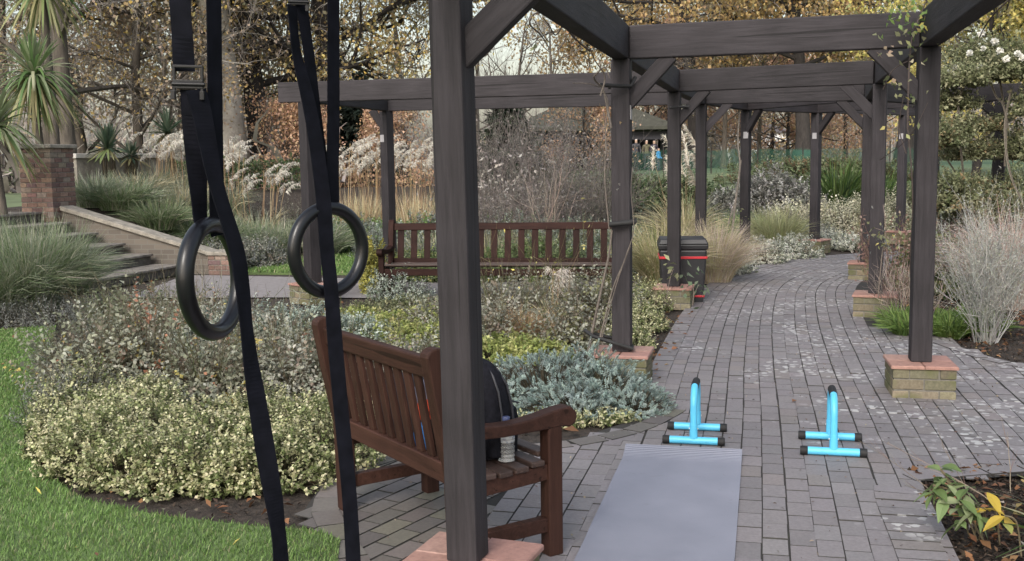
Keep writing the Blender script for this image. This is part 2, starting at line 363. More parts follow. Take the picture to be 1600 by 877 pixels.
def shrub_geo(g, rng, c, rx, ry, rz, sprigs, per, L, W, pal, slen, up=0.7, inner=0.45, lumps=0.22, tip=None, stem=(0.06, 0.05, 0.035), spread=0.9, sw=0.0015, zlo=0.02):
    d = nrm(np.stack([rng.normal(0, 1, sprigs), rng.normal(0, 1, sprigs), np.abs(rng.normal(0, 0.8, sprigs)) + zlo], 1))
    rad = (1 + lumps * lump(rng, d)) * rng.uniform(inner, 1, sprigs) ** 0.6
    A = d * np.array([rx, ry, rz]) * rad[:, None]
    sd = nrm(d * 0.9 + np.array([0, 0, up]) + rng.normal(0, 0.45, (sprigs, 3)))
    sl = slen * rng.uniform(0.6, 1.35, sprigs)
    A = A - sd * (sl * 0.7)[:, None]
    A[:, 2] = np.maximum(A[:, 2], 0.01)
    base = pick(rng, pal, sprigs, 0.12)
    c = np.asarray(c, float)
    # stems
    pts = np.stack([A * np.array([0.55, 0.55, 0.25]), A * np.array([0.85, 0.85, 0.8]), A, A + sd * sl[:, None]], 1) + c
    wv = nrm(rng.normal(0, 1, (sprigs, 1, 3))) * np.array([2.2, 1.8, 1.2, 0.6])[None, :, None] * sw
    ribbons(g, pts, np.broadcast_to(wv, pts.shape), np.tile(np.array(stem), (sprigs, 1)) * rng.uniform(0.6, 1.4, (sprigs, 1)))
    t = (np.arange(per) + 0.6) / per
    P = (A[:, None] + sd[:, None] * (sl[:, None, None] * t[None, :, None])).reshape(-1, 3)
    sdr = np.repeat(sd, per, 0); n = sprigs * per
    rnd = rng.normal(0, 1, (n, 3)); side = nrm(rnd - sdr * (rnd * sdr).sum(1, keepdims=True))
    D = sdr * 0.55 + side * spread + rng.normal(0, 0.15, (n, 3))
    Nn = sdr + rng.normal(0, 0.35, (n, 3)) + np.array([0, 0, 0.4])
    tt = np.tile(t, sprigs); sz = rng.uniform(0.65, 1.25, n) * (1 - 0.35 * tt)
    C = np.repeat(base, per, 0) * rng.uniform(0.8, 1.2, (n, 1))
    if tip is not None:
        k = (tt > 0.62) & (rng.uniform(0, 1, n) < 0.8); C[k] = pick(rng, tip, int(k.sum()), 0.15)
    leaves(g, P + c, D, Nn, L * sz, W * sz, C)
def blades_geo(g, rng, c, n, br, h, lean, wd, pal, curve=0.8, k=5, hv=0.4, az=None, tipc=None):
    """arching grass blades out of a tuft"""
    a = rng.uniform(0, 2 * math.pi, n) if az is None else az
    r0 = br * np.sqrt(rng.uniform(0, 1, n)); hh = h * rng.uniform(1 - hv, 1.0 + hv * 0.4, n); le = lean * rng.uniform(0.25, 1.25, n)
    o = np.stack([np.cos(a), np.sin(a), np.zeros(n)], 1); a2 = a + rng.normal(0, 0.5, n); o2 = np.stack([np.cos(a2), np.sin(a2), np.zeros(n)], 1)
    t = np.linspace(0, 1, k)
    x = le[:, None] * (t[None] * 0.35 + t[None] ** 2 * 0.65); z = hh[:, None] * (t[None] - curve * 0.5 * (le / max(lean, 1e-6))[:, None] * t[None] ** 2.4)
    P = (o * r0[:, None])[:, None] + o2[:, None] * x[..., None] + np.array([0, 0, 1.0]) * z[..., None]
    P[..., 2] = np.maximum(P[..., 2], 0.01)
    s = np.stack([-np.sin(a2), np.cos(a2), np.zeros(n)], 1) + rng.normal(0, 0.5, (n, 3)); s = nrm(s)
    Wd = s[:, None] * (wd / 2 * rng.uniform(0.6, 1.3, (n, 1)) * (1 - t[None] ** 2 * 0.85))[..., None]
    C = pick(rng, pal, n, 0.22)
    if tipc is not None:
        CC = C[:, None] * (1 - t[None, :, None] ** 2) + np.array(tipc) * (t[None, :, None] ** 2); ribbons(g, P + np.asarray(c, float), Wd, CC)
    else: ribbons(g, P + np.asarray(c, float), Wd, C)
    return P + np.asarray(c, float)
def stems_geo(g, rng, c, n, br, h, spread, wd, pal, kids=4, klen=0.35, wob=0.06, k=6):
    """bare upright branching stems; returns points along them"""
    a = rng.uniform(0, 2 * math.pi, n); r0 = br * np.sqrt(rng.uniform(0, 1, n))
    o = np.stack([np.cos(a), np.sin(a), np.zeros(n)], 1); hh = h * rng.uniform(0.55, 1.1, n); sp = spread * rng.uniform(0.1, 1.1, n)
    t = np.linspace(0, 1, k)
    P = (o * r0[:, None])[:, None] + o[:, None] * (sp[:, None] * t[None] ** 1.3)[..., None] + np.array([0, 0, 1.0]) * (hh[:, None] * t[None])[..., None]
    P = P + np.cumsum(rng.normal(0, wob * h / k, P.shape), 1) * (t > 0)[None, :, None]
    P = P + np.asarray(c, float)
    def rib(P, w0):
        m = len(P); s = nrm(rng.normal(0, 1, (m, 1, 3)) * np.array([1, 1, 0.2])); tt = np.linspace(0, 1, P.shape[1])
        ribbons(g, P, np.broadcast_to(s * (w0 / 2 * (1 - 0.7 * tt))[None, :, None], P.shape), pick(rng, pal, m, 0.25))
        s2 = nrm(np.cross(s, P[:, -1:] - P[:, :1])); ribbons(g, P, np.broadcast_to(s2 * (w0 / 2 * (1 - 0.7 * tt))[None, :, None], P.shape), pick(rng, pal, m, 0.25))
    rib(P, wd); allp = [P.reshape(-1, 3)]
    if kids:
        m = n * kids; i = np.repeat(np.arange(n), kids); f = rng.uniform(0.25, 0.95, m) * (k - 1); j = f.astype(int); fr = (f - j)[:, None]
        b = P[i, j] * (1 - fr) + P[i, np.minimum(j + 1, k - 1)] * fr
        dr = nrm(P[i, -1] - P[i, 0] + rng.normal(0, 0.55, (m, 3)) * h * 0.9); L = klen * h * rng.uniform(0.3, 1.1, m)
        tt = np.linspace(0, 1, 4); B = b[:, None] + dr[:, None] * (L[:, None] * tt[None])[..., None] + np.array([0, 0, 1.0]) * (0.25 * L[:, None] * tt[None] ** 2)[..., None]
        B = B + np.cumsum(rng.normal(0, wob * klen * h * 0.3, B.shape), 1) * (tt > 0)[None, :, None]
        rib(B, wd * 0.55); allp.append(B[:, 1:].reshape(-1, 3))
    return np.concatenate(allp)
# ================================================================== GROUND
def grid_axis(lo, fine0, fine1, hi, st):
    a = list(np.arange(fine0, fine1 + 1e-6, st)); s = st; x = fine0
    while x > lo: s *= 1.35; x -= s; a.insert(0, x)
    s = st; x = a[-1]
    while x < hi: s *= 1.35; x += s; a.append(x)
    return a
gx = grid_axis(-260, -11, 20, 300, 0.4); gy = grid_axis(-40, -3, 31, 420, 0.4)
mb = MB(); nx = len(gx)
mb.v = [(x, y, H(x, y) - 0.012) for y in gy for x in gx]
for j in range(len(gy) - 1):
    for i in range(nx - 1):
        mb.f.append([j * nx + i, j * nx + i + 1, (j + 1) * nx + i + 1, (j + 1) * nx + i])
        cx, cy = (gx[i] + gx[i + 1]) / 2, (gy[j] + gy[j + 1]) / 2
        mb.mi.append(0 if (-9 < cx < 16 and 0 < cy < (33 if cx < 4 else 25.5)) else 1)
g_ = mb.build('ground', [M_SOIL, M_FIELD], smooth=True, fix=False); tag(g_, kind='structure')

def inpoly(poly, x, y):
    r = False; j = len(poly) - 1
    for i in range(len(poly)):
        xi, yi = poly[i]; xj, yj = poly[j]
        if (yi > y) != (yj > y) and x < (xj - xi) * (y - yi) / (yj - yi) + xi: r = not r
        j = i
    return r
def inpoly_np(poly, X, Y):
    r = np.zeros(len(X), bool); j = len(poly) - 1
    for i in range(len(poly)):
        xi, yi = poly[i]; xj, yj = poly[j]
        c = ((yi > Y) != (yj > Y)) & (X < (xj - xi) * (Y - yi) / ((yj - yi) if yj != yi else 1e-9) + xi); r ^= c; j = i
    return r
def sheet(name, poly, z, mat, thick=0.0):
    bm = bmesh.new(); f = bm.faces.new([bm.verts.new((x, y, z)) for x, y in poly])
    if thick:
        r = bmesh.ops.extrude_face_region(bm, geom=[f]); bmesh.ops.translate(bm, vec=(0, 0, -thick), verts=[v for v in r['geom'] if isinstance(v, bmesh.types.BMVert)])
    bmesh.ops.recalc_face_normals(bm, faces=bm.faces)
    me = bpy.data.meshes.new(name); bm.to_mesh(me); bm.free(); me.materials.append(mat)
    o = bpy.data.objects.new(name, me); COL.objects.link(o); return tag(o, kind='structure')

LAWN = [(-.76, 4.42), (-.70, 3.9), (-.62, 2.5), (-.66, 1), (-9, 1), (-9, 10.2), (-5.4, 10.45), (-4.66, 10.65), (-4.02, 9.03), (-3.6, 7.9),
        (-3.26, 7.09), (-2.97, 6.25), (-2.8, 5.88), (-2.58, 5.57), (-2.12, 5.02), (-1.66, 4.77), (-1.17, 4.6), (-.9, 4.54)]
sheet('lawn', LAWN, 0.03, M_LAWN, 0.045)
LAWN2 = [(-4.3, 15.9), (-1.2, 15.3), (-1.2, 18.6), (-2.6, 19.2), (-4.0, 18.0)]
sheet('lawn', LAWN2, 0.02, M_LAWN, 0.03)
sheet('path', [(-4.85, 13.1), (-2.4, 12.9), (1.3, 12.0), (2.05, 12.0), (2.45, 13.7), (-1.0, 14.55), (-4.5, 15.7), (-4.9, 15.75)], 0.006, M_PATH)

# grass blades of the near lawn: nobody could count them
rng = np.random.default_rng(5)
def lawn_blades(poly, n, box, z0, hmin, hmax, wd, nearbias):
    X = rng.uniform(box[0], box[1], n); Y = box[2] + (box[3] - box[2]) * rng.uniform(0, 1, n) ** nearbias
    k = inpoly_np(poly, X, Y); X, Y = X[k], Y[k]; n = len(X); g = Geo()
    a = rng.uniform(0, 2 * np.pi, n); patch = 0.75 + 0.3 * np.sin(X * 3.1 + 1.3 * np.sin(Y * 2.3)) * np.sin(Y * 2.7 + X)
    h = rng.uniform(hmin, hmax, n) * (0.75 + 0.4 * patch); le = h * rng.uniform(0.1, 0.9, n)
    P0 = np.stack([X, Y, np.full(n, z0)], 1); d = np.stack([np.cos(a), np.sin(a), np.zeros(n)], 1)
    P = np.stack([P0, P0 + d * le[:, None] * 0.4 + np.array([0, 0, 1]) * h[:, None] * 0.6, P0 + d * le[:, None] + np.array([0, 0, 1]) * h[:, None]], 1)
    s = np.stack([-np.sin(a + .6), np.cos(a + .6), np.zeros(n)], 1); w = wd * np.clip(Y / 4, .8, 3)
    Wd = s[:, None] * (w[:, None] / 2 * np.array([1, .8, .12])[None])[..., None]
    C = pick(rng, [((.155, .255, .075), 5), ((.19, .29, .095), 3), ((.12, .20, .06), 3), ((.27, .28, .15), 1)], n, .2) * (0.8 + 0.25 * patch)[:, None]
    ribbons(g, P, Wd, C); return g
g = lawn_blades(LAWN, 230000, (-5.6, -.6, 2.9, 10.8), .03, .010, .029, .0042, 1.5)
tag(g.build('grass', M_LEAF), kind='stuff')
g = lawn_blades(LAWN2, 16000, (-4.4, -1.0, 15.2, 19.3), .02, .03, .06, .006, 1.0)
tag(g.build('grass', M_LEAF), kind='stuff')

# ------------------------------------------------------------------ brick paving
ctrl = [(-.80, -.5), (-.56, .5), (.16, 3.5), (.885, 6.57), (1.30, 8.42), (1.96, 11.1), (2.71, 13.6), (3.69, 15.45), (4.85, 16.95), (6.3, 17.7), (8.0, 18.0), (10.5, 18.1), (13, 17.6)]
def catmull(pts, m=24):
    out = []
    for i in range(len(pts) - 1):
        p0 = np.array(pts[max(i - 1, 0)]); p1 = np.array(pts[i]); p2 = np.array(pts[i + 1]); p3 = np.array(pts[min(i + 2, len(pts) - 1)])
        for j in range(m):
            t = j / m; out.append(0.5 * ((2 * p1) + (-p0 + p2) * t + (2 * p0 - 5 * p1 + 4 * p2 - p3) * t * t + (-p0 + 3 * p1 - 3 * p2 + p3) * t ** 3))
    out.append(np.array(pts[-1], float)); return np.array(out)
cv = catmull(ctrl); seg = np.r_[0, np.cumsum(np.linalg.norm(np.diff(cv, axis=0), axis=1))]
SMAX = seg[-1]
ss = np.arange(0, SMAX, 0.05); cx_ = np.interp(ss, seg, cv[:, 0]); cy_ = np.interp(ss, seg, cv[:, 1])
ker = np.ones(21) / 21
cxs = np.convolve(np.pad(cx_, 10, mode='edge'), ker, 'valid'); cys = np.convolve(np.pad(cy_, 10, mode='edge'), ker, 'valid')
tx = np.gradient(cxs); ty = np.gradient(cys); tl = np.hypot(tx, ty); tx /= tl; ty /= tl
def edge(s, v):
    """point v metres to the right of the path's left edge, s along it"""
    x = np.interp(s, ss, cxs); y = np.interp(s, ss, cys); a = np.interp(s, ss, tx); b = np.interp(s, ss, ty)
    return np.array([x + b * v, y - a * v])
BAY = [(1.0, 6.75), (.88, 6.5), (.36, 6.0), (-.2, 5.86), (-.76, 5.74), (-.95, 5.32), (-.97, 4.87), (-.86, 4.5), (-.70, 4.1), (-.55, 3.4), (-.7, 1.0), (.3, 1.0)]
RBED = [(2.0, 5.16), (1.90, 4.80), (1.755, 4.14), (1.45, 2.8), (.9, .5), (9, .5), (9, 5.5), (3.0, 5.32)]
def paved(x, y):
    if inpoly(RBED, x, y): return False
    if y < 7.4: return x < 4.8
    if y < 10.2: return x < 3.85 + max(0, 8.2 - y) * .7
    return True
bg_ = Geo(); rng = np.random.default_rng(11)
BV = [];  BCOL = []
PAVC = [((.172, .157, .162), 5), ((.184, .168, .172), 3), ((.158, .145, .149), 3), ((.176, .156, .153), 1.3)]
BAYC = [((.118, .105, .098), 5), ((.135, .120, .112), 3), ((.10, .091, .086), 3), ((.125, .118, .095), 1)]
def brick(c4, z=0.022, ch=0.0008, drop=0.0060, pal=None):
    """one paver from its four top corners, with a worn chamfer"""
    c = np.array(c4, float); m = c.mean(0); e1 = c[2] - c[1]; e2 = c[1] - c[0]; e1 /= np.linalg.norm(e1); e2 /= np.linalg.norm(e2)
    ins = c + ch * np.array([e1 + e2, e1 - e2, -e1 - e2, -e1 + e2])
    dz = rng.normal(0, 0.0010); tl = rng.normal(0, 0.00025, 4)
    top = np.c_[ins, z + dz + tl]; V = np.concatenate([np.c_[c, np.full(4, z - drop)], top, top])
    Q = [(8, 9, 10, 11)] + [(i, (i + 1) % 4, 4 + (i + 1) % 4, 4 + i) for i in range(4)]
    base = pick(rng, pal or PAVC, 1, .05 if pal is None else .1)
    bg_.add(V, Q, np.concatenate([np.tile([[.030, .028, .025]], (8, 1)), np.repeat(base, 4, 0)]))   # soil clings to the sides
BL, BW, JT = 0.190, 0.108, 0.010
nrow0, nrow1 = -12, 44
for r in range(nrow0, nrow1):
    v0 = r * (BW + JT * .35) + rng.normal(0, .002); off = (0.5 if r % 2 else 0.0) * BL + rng.uniform(-.02, .02); s = 1.2 + off
    while s < SMAX - 1.0:
        pc = edge(s + BL / 2, v0 + BW / 2); ok = False
        if r >= 0:
            vmax = 5.4 if pc[1] < 10.2 and s < 11 else 1.78
            ok = v0 + BW < vmax and paved(*pc) and pc[0] < 6.5 + (8 if s > 14 else 0)
        else: ok = inpoly(BAY, *pc) and v0 > -.62
        if ok:
            g0 = .0036; a, b = s + g0, s + BL - g0
            k_ = rng.normal(0, .0012, 4); brick([edge(a + k_[2], v0 + .001 + k_[0]), edge(a + k_[2], v0 + BW - .001 + k_[1]), edge(b + k_[3], v0 + BW - .001 + k_[1]), edge(b + k_[3], v0 + .001 + k_[0])])
        s += BL
# the paving under the bench is laid at another angle
ang = math.atan2(.85, .53); ca, sa = math.cos(ang), math.sin(ang)
for r in range(-24, 24):
    for k in range(-14, 14):
        u = k * BL + (BL / 2 if r % 2 else 0); v = r * (BW + .006)
        P = [(u + .004, v + .005), (u + .004, v + BW), (u + BL - .004, v + BW), (u + BL - .004, v + .005)]
        P = [(-.5 + a * ca + b * sa, 5.0 + a * sa - b * ca) for a, b in P]; c = np.mean(P, 0)
        Lx = np.interp(c[1], cys, cxs); vv = (c[0] - Lx) * .97
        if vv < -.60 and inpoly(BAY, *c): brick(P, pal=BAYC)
def soldier(pts, wd, pitch, side=1, z=0.024, pal=None):
    """a border course of bricks laid across a line"""
    p = catmull(pts, 16); sg = np.r_[0, np.cumsum(np.linalg.norm(np.diff(p, axis=0), axis=1))]
    s = 0.0
    while s < sg[-1] - pitch * .5:
        q = [np.array([np.interp(t, sg, p[:, 0]), np.interp(t, sg, p[:, 1])]) for t in (s + .005, min(s + pitch - .005, sg[-1]))]
        t = q[1] - q[0]; t /= np.linalg.norm(t) + 1e-9; nn = np.array([t[1], -t[0]]) * wd * side
        brick([q[0], q[1], q[1] + nn, q[0] + nn], z=z + .003, pal=pal); s += pitch
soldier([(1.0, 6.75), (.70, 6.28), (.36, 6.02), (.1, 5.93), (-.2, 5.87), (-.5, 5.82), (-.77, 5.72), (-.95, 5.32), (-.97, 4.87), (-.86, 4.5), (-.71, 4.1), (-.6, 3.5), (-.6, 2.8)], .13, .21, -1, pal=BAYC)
soldier([(1.02, 7.1), (1.10, 7.5), (1.30, 8.4), (1.96, 11.05), (2.71, 13.55), (3.68, 15.42), (4.83, 16.95)], .16, .215, -1)
soldier([(1.38, 2.6), (1.60, 3.5), (1.755, 4.14), (1.90, 4.80), (1.98, 5.05)], .20, .108, -1)
soldier([(2.0, 5.14), (2.5, 5.24), (3.2, 5.33), (4.6, 5.45)], .11, .215, -1)
soldier([(4.7, 7.45), (4.2, 7.7), (3.85, 8.2), (3.75, 9.1), (3.66, 10.1)], .12, .215, -1)
tag(bg_.build('brick_path', M_PAVE, flat=True), kind='structure')
# the bed that the bricks lie in
und = [tuple(edge(s, -.05)) for s in np.arange(8.0, SMAX - 1, .5)]; udn = [tuple(edge(s, 1.85)) for s in np.arange(SMAX - 1, 11.4, -.5)]
sheet('path_bedding', [(-.85, 1.0), (-.74, 4.1), (-.9, 4.5), (-1.0, 4.87), (-.98, 5.34), (-.78, 5.77), (-.2, 5.9), (.36, 6.05), (.85, 6.6)] + und + udn
      + [(3.62, 10.2), (3.75, 9.1), (3.85, 8.2), (4.2, 7.7), (4.8, 7.4), (4.8, 5.5), (2.0, 5.14), (1.90, 4.80), (1.755, 4.14), (1.45, 2.8), (1.0, 1.0)], 0.0172, M_JOINT)

# ================================================================== PERGOLA
PZ, BZ, BH = 0.262, 2.35, 0.235      # plinth top, underside of beams, beam depth
perg = empty('pergola', (0.8, 7.67, 0))
tag(perg, 'dark stained timber pergola on low brick plinths winding along the brick path', 'pergola')
PINV = Matrix.Translation((-0.8, -7.67, 0))
def place(o, par, inv, M):
    o.parent = par; o.matrix_parent_inverse = inv; o.matrix_basis = M
def rotz(a): return Matrix.Rotation(a, 4, 'Z')
def brick_stack(nx_, courses, size, bh=0.065, jt=0.011, cols=None):
    """brickwork block centred on the origin, base at z=0: bricks round a mortar core"""
    g = Geo(); r = np.random.default_rng(int(size * 1000) + courses)
    pal = cols or [((.17, .145, .10), 3), ((.20, .165, .12), 3), ((.14, .125, .085), 2)]
    def bx(x0, x1, y0, y1, z0, z1):
        c = pick(r, pal, 1, .18); e = .004; V = []
        for z, k in ((z0, e), (z0 + e, 0), (z1 - e, 0), (z1, e)):
            V += [(x0 + k, y0 + k, z), (x1 - k, y0 + k, z), (x1 - k, y1 - k, z), (x0 + k, y1 - k, z)]
        Q = [(3, 2, 1, 0), (12, 13, 14, 15)] + [(i * 4 + j, i * 4 + (j + 1) % 4, i * 4 + 4 + (j + 1) % 4, i * 4 + 4 + j) for i in range(3) for j in range(4)]
        g.add(np.array(V) + r.normal(0, .0008, 3), Q, np.repeat(c, 16, 0))
    h = size / 2; wd = .1
    for k in range(courses):
        z0 = k * (bh + jt) + .004; z1 = z0 + bh
        for sd in range(4):
            full = (sd + k) % 2 == 0
            a0, a1 = (-h, h) if full else (-h + wd + jt, h - wd - jt)
            n = nx_ if full else max(1, nx_ - 1); L = (a1 - a0 + jt) / n
            for i in range(n):
                p0 = a0 + i * L; p1 = p0 + L - jt
                if sd == 0: bx(p0, p1, -h, -h + wd, z0, z1)
                elif sd == 1: bx(h - wd, h, p0, p1, z0, z1)
                elif sd == 2: bx(p0, p1, h - wd, h, z0, z1)
                else: bx(-h, -h + wd, p0, p1, z0, z1)
    m = MB(); ht = courses * (bh + jt) - jt + .004
    m.box((0, 0, ht / 2), (size - .016, size - .016, ht - .006))
    return g, m, ht
PL_G, PL_M, PL_H = brick_stack(2, 3, .40)
PL_MESH = PL_G.mesh('brick_plinth', M_WALLB, True); _o = PL_M.build('mortar_core', M_MORT); PL_CORE = _o.data; bpy.data.objects.remove(_o)
tg = Geo(); rt = np.random.default_rng(3)
for i in (-1, 1):
    for j in (-1, 1):
        x0, x1 = sorted((i * .002, i * .213)); y0, y1 = sorted((j * .002, j * .213)); e = .005; V = []
        for z, k in ((PL_H, 0), (PL_H + .016, 0), (PL_H + .022, e)):
            V += [(x0 + k, y0 + k, z), (x1 - k, y0 + k, z), (x1 - k, y1 - k, z), (x0 + k, y1 - k, z)]
        tg.add(V, [(3, 2, 1, 0), (8, 9, 10, 11)] + [(a * 4 + b, a * 4 + (b + 1) % 4, a * 4 + 4 + (b + 1) % 4, a * 4 + 4 + b) for a in range(2) for b in range(4)], np.repeat(pick(rt, [((.30, .17, .143), 3), ((.25, .155, .132), 2), ((.32, .20, .17), 1)], 1, .1), 12, 0))
TILE_MESH = tg.mesh('tile_cap', M_TILE, True)
PZ = PL_H + .022
def post(x, y, rz, s=.135, plate=None, plinth=True, lean=0.0):
    m = MB(); hgt = BZ - PZ; m.box((0, 0, hgt / 2), (s, s, hgt))
    o = m.build('post', M_POST, bevel=.008)
    place(o, perg, PINV, Matrix.Translation((x, y, PZ)) @ Matrix.Rotation(lean, 4, 'Y') @ rotz(rz))
    if plate is not None:
        m = MB(); m.box((0, 0, 0), (.075, .006, .10)); q = m.build('number_plate', M_WHITE, o, bevel=.002)
        q.location = Vector((plate[0], plate[1], plate[2])); q.rotation_euler = (0, 0, plate[3])
    if plinth:
        b = bpy.data.objects.new('brick_plinth', PL_MESH); COL.objects.link(b); place(b, perg, PINV, Matrix.Translation((x, y, 0.0)) @ rotz(rz + random.choice((0, math.pi / 2))))
        c = bpy.data.objects.new('mortar_core', PL_CORE); COL.objects.link(c); c.parent = b
        t = bpy.data.objects.new('tile_cap', TILE_MESH); COL.objects.link(t); t.parent = b
    return o
def along(name, a, b, wd, ht, mat=M_BEAM, ch=.008, up=(0, 0, 1)):
    """bar with its own axes: local Y runs from a to b"""
    a = Vector(a); b = Vector(b); y = (b - a); L = y.length; y.normalize(); x = y.cross(Vector(up)).normalized(); z = x.cross(y)
    m = MB(); m.box((0, 0, 0), (wd, L, ht)); o = m.build(name, mat, bevel=ch)
    M = Matrix((x, y, z)).transposed().to_4x4(); M.translation = (a + b) / 2
    place(o, perg, PINV, M); return o
P = dict(A0=(-1.12, -.25), P0=(-.172, 3.634), P1=(.805, 7.67), P3=(1.783, 11.55), P4=(2.57, 14.3), P5=(3.63, 16.38), P6=(5.13, 17.83), P9=(7.19, 19.48),
         Q0=(1.8, 3.16), P2=(2.785, 7.12), P8=(3.71, 10.7), P7=(4.68, 13.91), P10=(6.3, 15.8), P11=(6.72, 14.6), P14=(8.9, 14.3), P12=(-2.35, 12.4), P13=(-1.72, 14.9))
PV = {k: Vector((*v, 0)) for k, v in P.items()}
def dirn(a, b): return (PV[b] - PV[a]).normalized()
def ang_(v): return math.atan2(v.y, v.x)
random.seed(4)
post(*P['A0'], R(-14)); post(*P['P0'], R(-21), .117, lean=R(-.6)); post(*P['P1'], R(-14), .135, plate=(.071, -.02, 1.73, math.pi / 2))
post(*P['P3'], R(-16)); post(*P['P4'], R(-19)); post(*P['P5'], R(-30), plate=(.02, -.071, 1.73, 0)); post(*P['P6'], R(-40), .14, plate=(.0, -.073, 1.73, 0))
post(*P['P9'], R(-45), plate=(0, -.071, 1.73, 0)); post(*P['Q0'], R(-14)); post(*P['P2'], R(-12), .135); post(*P['P8'], R(-22)); post(*P['P7'], R(-22))
post(*P['P10'], R(-40)); post(*P['P11'], R(-30), .15); post(*P['P14'], R(-10)); post(*P['P12'], R(-45), .15); post(*P['P13'], R(-40), .14, plate=(-.02, -.073, 1.73, 0))
BW2 = .115
def runs(keys, e0=0.0, e1=0.0):
    """beams that run post to post along a row"""
    for i in range(len(keys) - 1):
        a, b = PV[keys[i]], PV[keys[i + 1]]; d = (b - a).normalized()
        a2 = a - d * (e0 if i == 0 else -.004); b2 = b + d * (e1 if i == len(keys) - 2 else -.004)
        along('beam', (a2.x, a2.y, BZ + BH / 2), (b2.x, b2.y, BZ + BH / 2), BW2, BH + .002 * (i % 2))
runs(['A0', 'P0', 'P1', 'P3', 'P4', 'P5', 'P6', 'P9'], .3, .3)
runs(['Q0', 'P2', 'P8', 'P7', 'P10'], .5, .25)
def cross(a, b, e0=None, e1=None, br=(True, True), bl=.36, bz=.36):
    """a beam across, butted between the rows, with a knee brace at each post"""
    A, B = PV[a], PV[b]; d = (B - A).normalized(); g0 = BW2 * .55 if e0 is None else -e0; g1 = BW2 * .55 if e1 is None else -e1
    p, q = A + d * g0, B - d * g1; along('beam', (p.x, p.y, BZ + BH / 2 - .002), (q.x, q.y, BZ + BH / 2 - .002), .10, BH - .004)
    for f, S, t in ((br[0], A, d), (br[1], B, -d)):
        if f:
            s0 = S + t * .055; s1 = S + t * (.055 + bl); s0 = S + t * (.055 - .055); zz = BZ - bz - .055 * bz / bl; along('brace', (s0.x, s0.y, zz), (s1.x, s1.y, BZ + .018), .07, .105)
cross('P0', 'Q0', bl=.36, bz=.31); cross('P1', 'P2', bl=.30, bz=.30); cross('P3', 'P8', bl=.30, bz=.30); cross('P4', 'P7', bl=.32, bz=.32); cross('P6', 'P10', bl=.3, bz=.3)
cross('P12', 'P3', e0=.33, br=(False, False)); cross('P13', 'P4', e0=.0, br=(True, False), bl=-.26, bz=.34); cross('P12', 'P13', br=(False, False))
cross('P10', 'P11', br=(False, False)); cross('P11', 'P14', e0=.5, br=(True, False), bl=-.35, bz=.3); cross('P5', 'P7', br=(True, False), bl=.3, bz=.3)

# ================================================================== BENCHES
def bench(name, loc, rz, L, n, slw, label, group=None, M_BENCH=M_BENCH, M_BENCHZ=M_BENCHZ):
    t = empty(name, loc, rz); tag(t, label, 'bench', group)
    yb = lambda z: -.01 - max(0, z - .42) * .17
    for x in (.035, L - .035):
        m = MB(); top = [(yb(.90) + .045 - .0 + .045 * (math.cos(a) - 1), .895 + .035 * math.sin(a)) for a in np.linspace(0, math.pi, 9)]
        out = [(.035, 0), (.035, .42), (yb(.7) + .052, .70)] + top + [(yb(.7) - .045, .70), (-.045, .42), (-.035, 0)]
        # outline given as (y, z): extrude along x
        Mx = Matrix(((0, 1, 0), (1, 0, 0), (0, 0, 1)))
        m.prism(out, x - .033, x + .033, Mx); m.build('back_leg', M_BENCHZ, t, bevel=.006)
        m = MB(); m.box((x, .45, .275), (.066, .07, .55)); m.build('front_leg', M_BENCHZ, t, bevel=.006)
        m = MB(); s_ = np.linspace(0, 1, 12); topo = [(-.02 + .55 * q, .585 + .04 * (1 - q) - .045 * math.sin(math.pi * min(1, q * 1.15)) ** 1 * .55 + .035 * q ** 2) for q in s_]
        topo += [(.555, .595), (.562, .57), (.55, .545), (.525, .535)]; bot = [(.48, .542), (.40, .540), (.2, .540), (-.02, .555)]
        m.prism(topo + bot, x - .036, x + .036, Mx); m.build('armrest', M_BENCH, t, bevel=.007)
        m = MB(); m.prism([(.02, .31), (.42, .325), (.42, .39), (.02, .375)], x - .022, x + .022, Mx); m.build('side_rail', M_BENCH, t, bevel=.004)
        m = MB(); m.box((x, .225, .135), (.045, .39, .06)); m.build('stretcher', M_BENCH, t, bevel=.004)
    for i in range(6):
        y = .05 + i * .078; z = .400 - .016 * math.sin(math.pi * i / 5) + .02 * (i / 5) ** 2
        m = MB(); m.box((L / 2, y, z), (L - (.145 if i in (0, 5) else -.0), .066, .024)); o = m.build('seat_slat', M_SEATW, t, bevel=.006)
    m = MB(); m.box((L / 2, .455, .335), (L - .14, .032, .08)); m.build('apron', M_BENCH, t, bevel=.004)
    def tilt(z0, z1, w, x0, x1, off=0):
        m = MB(); Mx = Matrix(((0, 1, 0), (1, 0, 0), (0, 0, 1)))
        m.prism([(yb(z0) - w / 2 + off, z0), (yb(z0) + w / 2 + off, z0), (yb(z1) + w / 2 + off, z1), (yb(z1) - w / 2 + off, z1)], x0, x1, Mx); return m
    tilt(.80, .885, .045, .07, L - .07).build('top_rail', M_BENCH, t, bevel=.008)
    tilt(.375, .46, .045, .07, L - .07).build('lower_rail', M_BENCH, t, bevel=.006)
    pit = (L - .14) / (n + .0)
    for i in range(n):
        x = .07 + pit * (i + .5); tilt(.46, .80, .018, x - slw / 2, x + slw / 2).build('back_slat', M_BENCHZ, t, bevel=.003)
    return t
bench('park_bench', (-.815, 4.876, .02), math.atan2(-.832, .555), 1.10, 11, .05, 'short brown slatted bench seen from behind with a black bag on its seat')
bench('park_bench', (1.42, 12.55, .008), math.pi - R(8), 2.97, 17, .078, 'long dark brown bench facing the camera across the flower bed', None, M_BENCH2, M_BENCH2Z)

